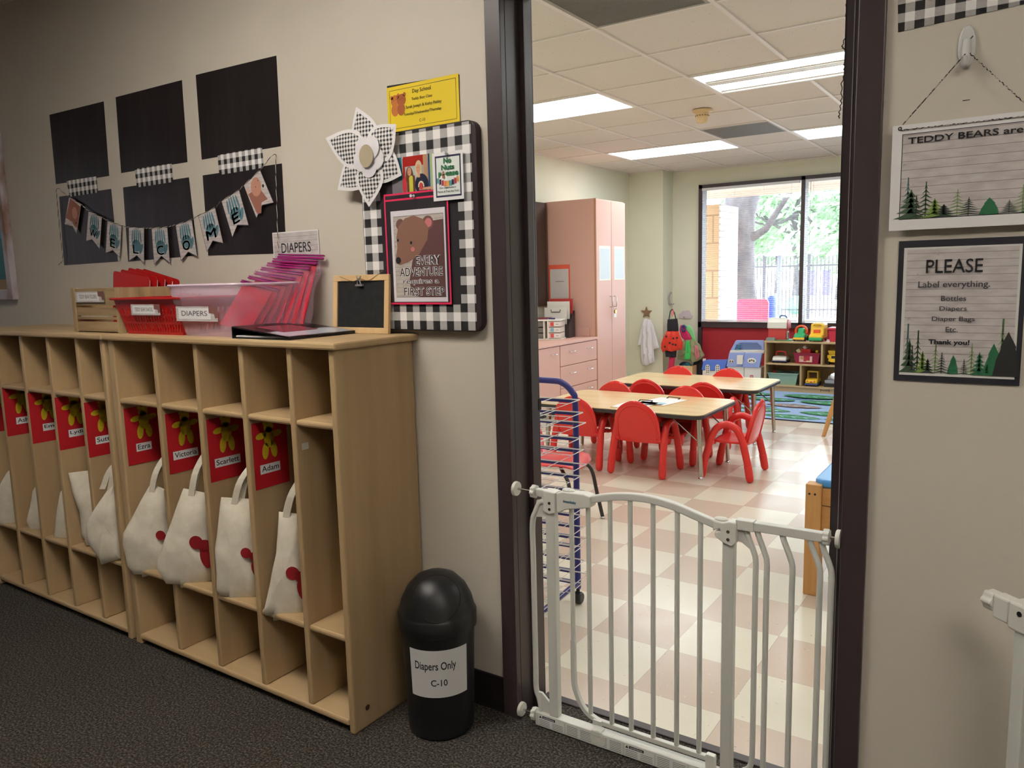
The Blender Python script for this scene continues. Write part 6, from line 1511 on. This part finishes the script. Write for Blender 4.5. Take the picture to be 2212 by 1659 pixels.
MB().box(-.03, .03, -.10, -.03, .03, .10).build('cab', MYE, t, bevel=.006); MB().box(-.062, .062, -.085, -.06, .07, .105).build('fender', MYE, t, bevel=.004); MB().box(-.018, .018, -.1015, -.10, .07, .098).build('windshield', MBK2, t); MB().frustum((-.05, .05, -.05, .09), (-.065, .065, -.06, .1), .10, .15, MYE).build('dump_bed', None, t, bevel=.004)
# bottom row
o = (-1.255, 6.965, ZB); t = thing('plastic_tub', 'sage green tub of toys on the bottom shelf', 'tub', o); MS = mat('sage_green_plastic', (150, 186, 168), .4)
b = MB(); b.frustum((-.135, .135, -.10, .10), (-.16, .16, -.12, .12), 0, .125, MS, cap=(1, 0)); b.build('tub_body', None, t, solid=.004); b = MB()
for q in ((-.172, .172, -.132, -.118), (-.172, .172, .118, .132), (-.172, -.158, -.118, .118), (.158, .172, -.118, .118)): b.box(*q, .12, .13)
b.build('rim', MS, t, bevel=.004)
q = thing('toy_ball', 'pink ball peeking over the sage green tub', 'toy', (o[0]-.12, o[1], ZB+.105)); MB().ball((0, 0, .02), .02).build('ball', mat('pink_ball', (220, 70, 90), .4), q, smooth=True)
q = thing('toy_tray', 'dark toys piled in the sage green tub', 'toy', (o[0]+.02, o[1], ZB+.06)); MB().ball((0, 0, .03), (.10, .08, .05), None, 12, 6).build('pile', mat('dark_toy', (70, 84, 84), .6), q, smooth=True)
o = (-.95, 6.93, ZB); t = thing('toy_bus', 'yellow toy school bus with open window frame on the bottom shelf', 'toy bus', o)
wheelsx(t, (-.055, .055), (-.06, .06), .022, .02, MBK2); MB().prism([(-.10, .03), (.10, .03), (.10, .075), (-.04, .085), (-.10, .07)], -.062, .062, 0).build('body', MYE, t, bevel=.012)
MB().box(-.068, .068, -.105, .105, .012, .034).build('navy_base', mat('toy_navy', (70, 76, 120), .4), t, bevel=.004)
b = MB()
for q in ((-.058, -.044, .075, .155), (.044, .058, .075, .155), (-.058, .058, .145, .162)): b.box(q[0], q[1], -.03, .08, q[2], q[3])
b.build('cab_frame', mat('toy_mustard', (206, 168, 60), .35), t, bevel=.004); MB().box(-.044, .044, .03, .075, .075, .145).build('cab_inside', mat('dark_toy_interior', (90, 60, 50), .6), t)
for sx in (-1, 1): MB().ball((sx*.035, -.10, .058), (.008, .006, .008)).build('headlight', MOR, t)
MB().ball((0, -.103, .05), (.008, .006, .008)).build('nose', mat('toy_red', (216, 48, 44), .3), t)
o = (-.74, 6.95, ZB); t = thing('toy_vehicle', 'grey and black toy stacked on the bottom shelf behind the round table', 'toy', o)
MB().box(-.085, .085, -.09, .09, 0, .035).build('black_base', MBK2, t, bevel=.005); MB().box(-.08, .08, -.085, .085, .0355, .075).build('grey_body', mat('toy_grey', (166, 170, 178), .4), t, bevel=.01); MB().prism([(-.06, .075), (.06, .075), (.04, .12), (-.045, .12)], -.06, .06, 1).build('cab', mat('toy_grey', (166, 170, 178), .4), t, bevel=.006)

# big dollhouse
y = 6.82; c = on(1608, 860, 1, y); o = (c.x, y+.12, .0)
t = thing('toy_dollhouse', 'large folding dollhouse with lavender blue roofs beside the toy shelf', 'dollhouse', o); LV = mat('lavender_blue_plastic', (150, 166, 220), .35); LVD = mat('slate_blue_plastic', (112, 132, 176), .4); CW = mat('cream_white_plastic', (228, 224, 214), .35)
MB().prism([PXP(px, py, y+.10, o) for px, py in ((1576, 761), (1590, 735), (1650, 735), (1652, 761), (1646.5, 761), (1645, 749), (1636, 740.5), (1600, 740.5), (1590, 746), (1585, 761))], -.03, .0, 1).build('roof_arch', LV, t, bevel=.006)
pxprism(t, 'attic_back', [(1580, 762), (1591, 737), (1649, 737), (1651, 762)], y+.19, .015, LVD, o)
pxprism(t, 'attic_floor', [(1576, 763.5), (1577, 757), (1651, 757), (1650, 763.5)], y+.06, .14, CW, o)
b = MB()
for k in range(4): p0 = PXP(1586+k*.6, 757-k*4, y+.13, o); b.box(p0[0], p0[0]+.055, .0+.01, .05, p0[1]-.008, p0[1])
b.build('stairs', mat('teal_plastic', (90, 170, 190), .35), t)
pxprism(t, 'roof_flap', [(1575, 762), (1608.3, 762), (1602, 793), (1569, 792)], y, .05, LV, o, .005)
pxprism(t, 'roof_flap', [(1608.7, 762.4), (1646, 763), (1640, 794.5), (1602.5, 793.5)], y, .05, LV, o, .005)
p1 = PXP(1571, 792, y, o); p2 = PXP(1643, 794, y, o)
MB().box(p1[0], (p1[0]+p2[0])/2-.002, y-o[1]+.012, .12, 0, p1[1]+.002).build('house_wall', CW, t, bevel=.003); MB().box((p1[0]+p2[0])/2+.002, p2[0], y-o[1]+.012, .12, 0, p1[1]+.002).build('house_wall', CW, t, bevel=.003)
pxprism(t, 'chimney', [(1591.7, 767.8), (1604.7, 767.8), (1603.5, 787), (1591.2, 787)], y-.02, .03, CW, o)
a = Art()
def PA(px, py, y_=y): return PXP(px, py, y_, o)
for (u, v) in ((1580, 777), (1624, 776)):
    big = u > 1600; w_, h_ = (19, 10) if big else (11, 6)
    cpt = PA(u, v+3); k_ = .00515
    a.ell(cpt[0], cpt[1], w_*k_*.52, h_*k_*.6, CW); 
    for sx in ((-1, 0, 1) if big else (-1, 1)): a.poly([(cpt[0]+sx*w_*k_*.25-.010, cpt[1]-.012+.012*(sx == 0)), (cpt[0]+sx*w_*k_*.25+.010, cpt[1]-.012+.012*(sx == 0)), (cpt[0]+sx*w_*k_*.22+.004, cpt[1]+.008+.006*(sx == 0)), (cpt[0]+sx*w_*k_*.22-.004, cpt[1]+.008+.006*(sx == 0))], BLACK, True)
a.build('window', t, loc=(0, y-o[1]-.002, 0))
a = Art(); cpt = PA(1623, 814); a.ell(*cpt, .021, .021, mat('window_pink', (196, 70, 90), .5)); a.rect(cpt[0]-.002, cpt[1]-.02, cpt[0]+.002, cpt[1]+.02, CW); a.rect(cpt[0]-.02, cpt[1]-.002, cpt[0]+.02, cpt[1]+.002, CW)
a.build('window', t, loc=(0, y-o[1]+.010, 0))
# small blue roofed house
y = 6.85; c = on(1540, 830, 1, y); o = (c.x, y+.12, .0)
t = thing('toy_house', 'small toy house with bright blue roof and arched white windows', 'toy house', o); BL = mat('cornflower_blue_plastic', (84, 122, 212), .35)
pxprism(t, 'roof', [(1519, 779.2), (1570.5, 779.2), (1565.6, 801.5), (1515.2, 799.5)], y, .16, BL, o, .006)
p1 = PXP(1517, 800, y, o); p2 = PXP(1564, 800, y, o); MB().box(p1[0], p2[0], y-o[1]+.01, .05, 0, p1[1]).build('walls', CW, t, bevel=.003)
pxprism(t, 'chimney', [(1518, 775), (1523.3, 775), (1523, 781), (1518, 781)], y+.02, .03, CW, o, .002)
for u in (1528.5, 1550):
    a = Art(); p = PXP(u, 800, y, o); h0 = PXP(u, 807, y, o)[1]; h1 = PXP(u, 788, y, o)[1]; a.poly([(p[0]-.026, h0), (p[0]+.026, h0), (p[0]+.026, h1-.02), (p[0]+.018, h1-.004), (p[0], h1+.004), (p[0]-.018, h1-.004), (p[0]-.026, h1-.02)], CW)
    a.k += 1
    for r in range(4):
        for s_ in (-1, 1): z_ = h0+.012+r*(h1-h0-.012)/4.1; a.rect(p[0]+s_*.010-.006, z_, p[0]+s_*.010+.006, z_+.012, BLACK, True)
    a.build('window', t, loc=(0, y-o[1]-.001, 0))

# wall hooks and costumes
yw = 7.249
def star(r): return [((r if k % 2 == 0 else r*.42)*math.sin(k*PI/5), (r if k % 2 == 0 else r*.42)*math.cos(k*PI/5)) for k in range(10)]
x, z = W(1397, 675, yw); t = thing('star_hook', 'brown wooden star wall hook above the white shirt', 'hook', (x, yw, z)); MB().prism(star(.078), -.016, 0, 1).build('star', mat('brown_wood_paint', (140, 108, 78), .6), t, bevel=.003); MB().tube([(0, -.016, -.04), (0, -.04, -.045), (0, -.045, -.035)], .005, 6).build('peg', M_CHROME, t)
p = on(1447, 645, 0, -2.829); t = thing('moon_hook', 'grey crescent moon wall hook on the side of the pillar', 'hook', (-2.8295, p.y, p.z), PI/2)
pts = [(.07*math.cos(a_), .085*math.sin(a_)) for a_ in [math.radians(60+q*15) for q in range(17)]]+[(.03+.055*math.cos(a_), .065*math.sin(a_)) for a_ in [math.radians(290-q*15) for q in range(15)]]
MB().prism(pts, -.014, 0, 1).build('moon', mat('grey_paint', (176, 170, 170), .5), t, bevel=.002); MB().tube([(0, -.014, -.07), (0, -.05, -.075), (0, -.055, -.06)], .005, 6).build('peg', M_CHROME, t)
x, z = W(1480, 680, 7.559); t = thing('cloud_hook', 'pale lilac cloud wall hook above the fairy costume', 'hook', (x, 7.559, z)); pts = []
for cx_, cz_, r_, a0_, a1_ in ((.07, -.02, .03, -90, 80), (.035, .025, .035, 0, 120), (-.015, .025, .03, 60, 160), (-.06, -.012, .03, 90, 270)):
    for q in range(7): a_ = math.radians(a0_+(a1_-a0_)*q/6); pts.append((cx_+r_*math.cos(a_), cz_+r_*math.sin(a_)))
pts += [(-.03, -.046), (0, -.05), (.035, -.047)]
MB().prism(pts, -.014, 0, 1).build('cloud', mat('lilac_grey_paint', (206, 192, 200), .5), t, bevel=.002); MB().tube([(0, -.014, -.03), (0, -.05, -.035), (0, -.055, -.02)], .005, 6).build('peg', M_CHROME, t)
def cloth(t, name, pts, y, th, m, o, folds=5, amp=.012, seed=1):
    """garment from a front outline (photo points on plane y), with rounded thickness and folds"""
    P_ = [PXP(px, py, y, o) for px, py in pts]; D_ = []
    for i, p in enumerate(P_):
        q = P_[(i+1) % len(P_)]; n = max(1, int(math.hypot(q[0]-p[0], q[1]-p[1])/.025))
        for k in range(n): D_.append((p[0]+(q[0]-p[0])*k/n, p[1]+(q[1]-p[1])*k/n))
    n = len(D_); cx_ = sum(p[0] for p in D_)/n; cz_ = sum(p[1] for p in D_)/n; w_ = max(p[0] for p in D_)-min(p[0] for p in D_); vs = []; fs = []
    rings = [(1, 0), (.94, .55), (.75, .9), (.5, 1), (.2, 1.0)]
    for sg in (-1, 1):
        for sc, tk in rings:
            for p in D_:
                x_ = cx_+(p[0]-cx_)*sc; z_ = cz_+(p[1]-cz_)*sc; vs.append((x_, y-o[1]+sg*th*tk+(amp*math.sin((x_-cx_)/w_*folds*2*PI+seed+z_*4) if sc < 1 or True else 0), z_))
    R_ = len(rings)
    for g in (0, 1):
        for r in range(R_-1):
            for i in range(n): j = (i+1) % n; b_ = g*R_*n+r*n; fs.append((b_+i, b_+j, b_+n+j, b_+n+i))
        b_ = g*R_*n+(R_-1)*n; fs.append([b_+i for i in range(n)])
    b = MB(); b.add(vs, fs); return b.build(name, m, t, smooth=True)
o = (W(1400, 800, 7.19)[0], 7.19, .12); MSI = mat('white_shirt_cloth', (226, 224, 230), .8)
t = thing('dress_up_shirt', 'white dress up shirt hanging from the star hook', 'costume', o)
cloth(t, 'shirt_body', [(1391, 690), (1397, 688), (1405, 691), (1410, 710), (1412, 740), (1413, 770), (1415, 783), (1405, 785), (1396, 790), (1387, 787), (1385, 770), (1384, 745), (1386, 715)], 7.19, .018, MSI, o, 3)
cloth(t, 'sleeve', [(1391, 692), (1388, 715), (1384, 745), (1378, 746), (1380, 735), (1385, 710)], 7.185, .012, MSI, o, 1, .003)
cloth(t, 'sleeve', [(1405, 692), (1412, 705), (1420, 735), (1424, 751), (1412, 755), (1410, 735), (1407, 712)], 7.18, .014, MSI, o, 1, .003)
o = (W(1450, 780, 7.16)[0], 7.16, .22); t = thing('ladybug_costume', 'red skirt ladybug costume with black dots hanging from the moon hook', 'costume', o); MBC = mat('black_costume', (34, 32, 40), .8); MRC = mat('ladybug_red_satin', (226, 60, 40), .45)
cloth(t, 'bodice', [(1442, 690), (1463, 688), (1465, 702), (1466, 716), (1441, 716), (1441, 702)], 7.16, .018, MBC, o, 2, .003)
cloth(t, 'skirt', [(1440, 715), (1466, 715), (1470, 728), (1475, 740), (1473, 755), (1462, 757), (1450, 760), (1440, 757), (1432, 761), (1427, 752), (1428, 742), (1434, 727)], 7.155, .026, MRC, o, 4, .008)
cloth(t, 'lower_skirt', [(1437, 757), (1462, 757), (1461, 772), (1438, 771)], 7.18, .014, MBC, o, 3, .006)
b = MB()
for l in ([(1445, 690), (1448, 672), (1452, 668)], [(1460, 689), (1457, 676), (1452, 668)]): b.tube([(PXP(px, py, 7.16, o)[0], 0, PXP(px, py, 7.16, o)[1]) for px, py in l], .006, 6)
b.build('strap', MBC, t); b = MB(); b.tube([(PXP(px, py, 7.15, o)[0], -.01, PXP(px, py, 7.15, o)[1]) for px, py in ((1452, 684), (1451, 672), (1454, 668), (1455, 680))], .006, 6); b.build('ribbon', mat('pink_ribbon', (236, 110, 120), .5), t)
b = MB()
for px, py in ((1439, 727), (1446, 741), (1459, 745), (1462, 730), (1436, 749), (1454, 731), (1453, 744)): p = PXP(px, py, 7.12, o); b.lathe([(.0125, -.036), (.0125, -.034)], 14, (p[0], 0, p[1]), None, 1)
b.build('polka_dots', MBC, t)
o = (W(1490, 790, 7.36)[0], 7.36, .15); t = thing('fairy_costume', 'green and pink tulle fairy costume hanging from the cloud hook', 'costume', o)
cloth(t, 'bodice', [(1470, 702), (1480, 703), (1490, 720), (1498, 734), (1480, 737), (1472, 728), (1468, 712)], 7.36, .022, mat('hot_pink_satin', (222, 50, 110), .45), o, 2, .004)
cloth(t, 'wing', [(1482, 702), (1490, 703), (1497, 712), (1500, 722), (1503, 735), (1498, 738), (1490, 722), (1480, 708)], 7.34, .008, mat('light_green_satin', (130, 212, 142), .4), o, 1, .003)
cloth(t, 'tulle_skirt', [(1478, 734), (1500, 732), (1512, 745), (1522, 768), (1516, 775), (1505, 781), (1497, 783), (1485, 779), (1472, 778), (1462, 775), (1465, 760), (1472, 745)], 7.35, .03, film('olive_pink_tulle', (168, 168, 128), .8, .7), o, 6, .012)
cloth(t, 'satin_panel', [(1482, 738), (1490, 736), (1492, 760), (1491, 776), (1477, 777), (1480, 760)], 7.315, .008, mat('bright_green_satin', (70, 206, 104), .35), o, 2, .004)
cloth(t, 'satin_panel', [(1500, 745), (1508, 748), (1512, 770), (1504, 778), (1500, 765)], 7.31, .008, mat('dusty_pink_satin', (196, 120, 124), .45), o, 2, .004)
MB().tube([(.025*math.cos(k*.7)+PXP(1477, 709, 7.33, o)[0], -.03, .035*math.sin(k*.7)+PXP(1477, 709, 7.33, o)[1]) for k in range(9)], .012, 8).build('blue_scrunchie', mat('slate_blue_satin', (72, 80, 140), .5), t, smooth=True)
o = (W(1507, 830, 7.42)[0], 7.42, .0); t = thing('dark_trousers', 'black costume trousers hanging beside the dark window frame', 'costume', o); cloth(t, 'trouser_legs', [(1498, 779), (1517, 778), (1517, 840), (1510, 842), (1508, 800), (1505, 842), (1496, 840)], 7.42, .02, MBC, o, 2, .005)
o = (W(1449, 830, 7.22)[0], 7.22, .0); t = thing('pink_tights', 'magenta costume tights hanging under the ladybug skirt', 'costume', o); cloth(t, 'legs', [(1446, 771), (1458, 772), (1456, 790), (1450, 812), (1440, 830), (1438, 812), (1444, 790)], 7.2, .018, mat('magenta_cloth', (200, 40, 86), .7), o, 2, .004)
x0, z1 = W(1462, 789, 7.28); x1 = W(1497, 789, 7.28)[0]; t = thing('wooden_box', 'small open wooden box of dress up clothes under the costumes', 'box', ((x0+x1)/2, 7.36, 0)); w = (x1-x0)/2
for q in ((-w, w, -.1, -.085), (-w, w, .085, .1)): MB().box(*q, 0, z1).build('side_board', M_LTWOOD, t, bevel=.002)
for q in ((-w, -w+.015), (w-.015, w)): MB().box(q[0], q[1], -.085, .085, 0, z1).build('end_board', M_LTWOOD, t, bevel=.002)
MB().box(-w+.015, w-.015, -.085, .085, .01, .02).build('base_board', M_LTWOOD, t)
t = thing('folded_cloth', 'dark teal and navy cloths heaped in the wooden box', 'cloth', ((x0+x1)/2-.03, 7.36, z1-.06)); MB().ball((0, 0, .04), (w*.8, .07, .06), None, 14, 8).build('heap', noisy('teal_navy_cloth', [(.4, (30, 34, 60)), (.6, (30, 120, 130))], 14, .9), t, smooth=True)
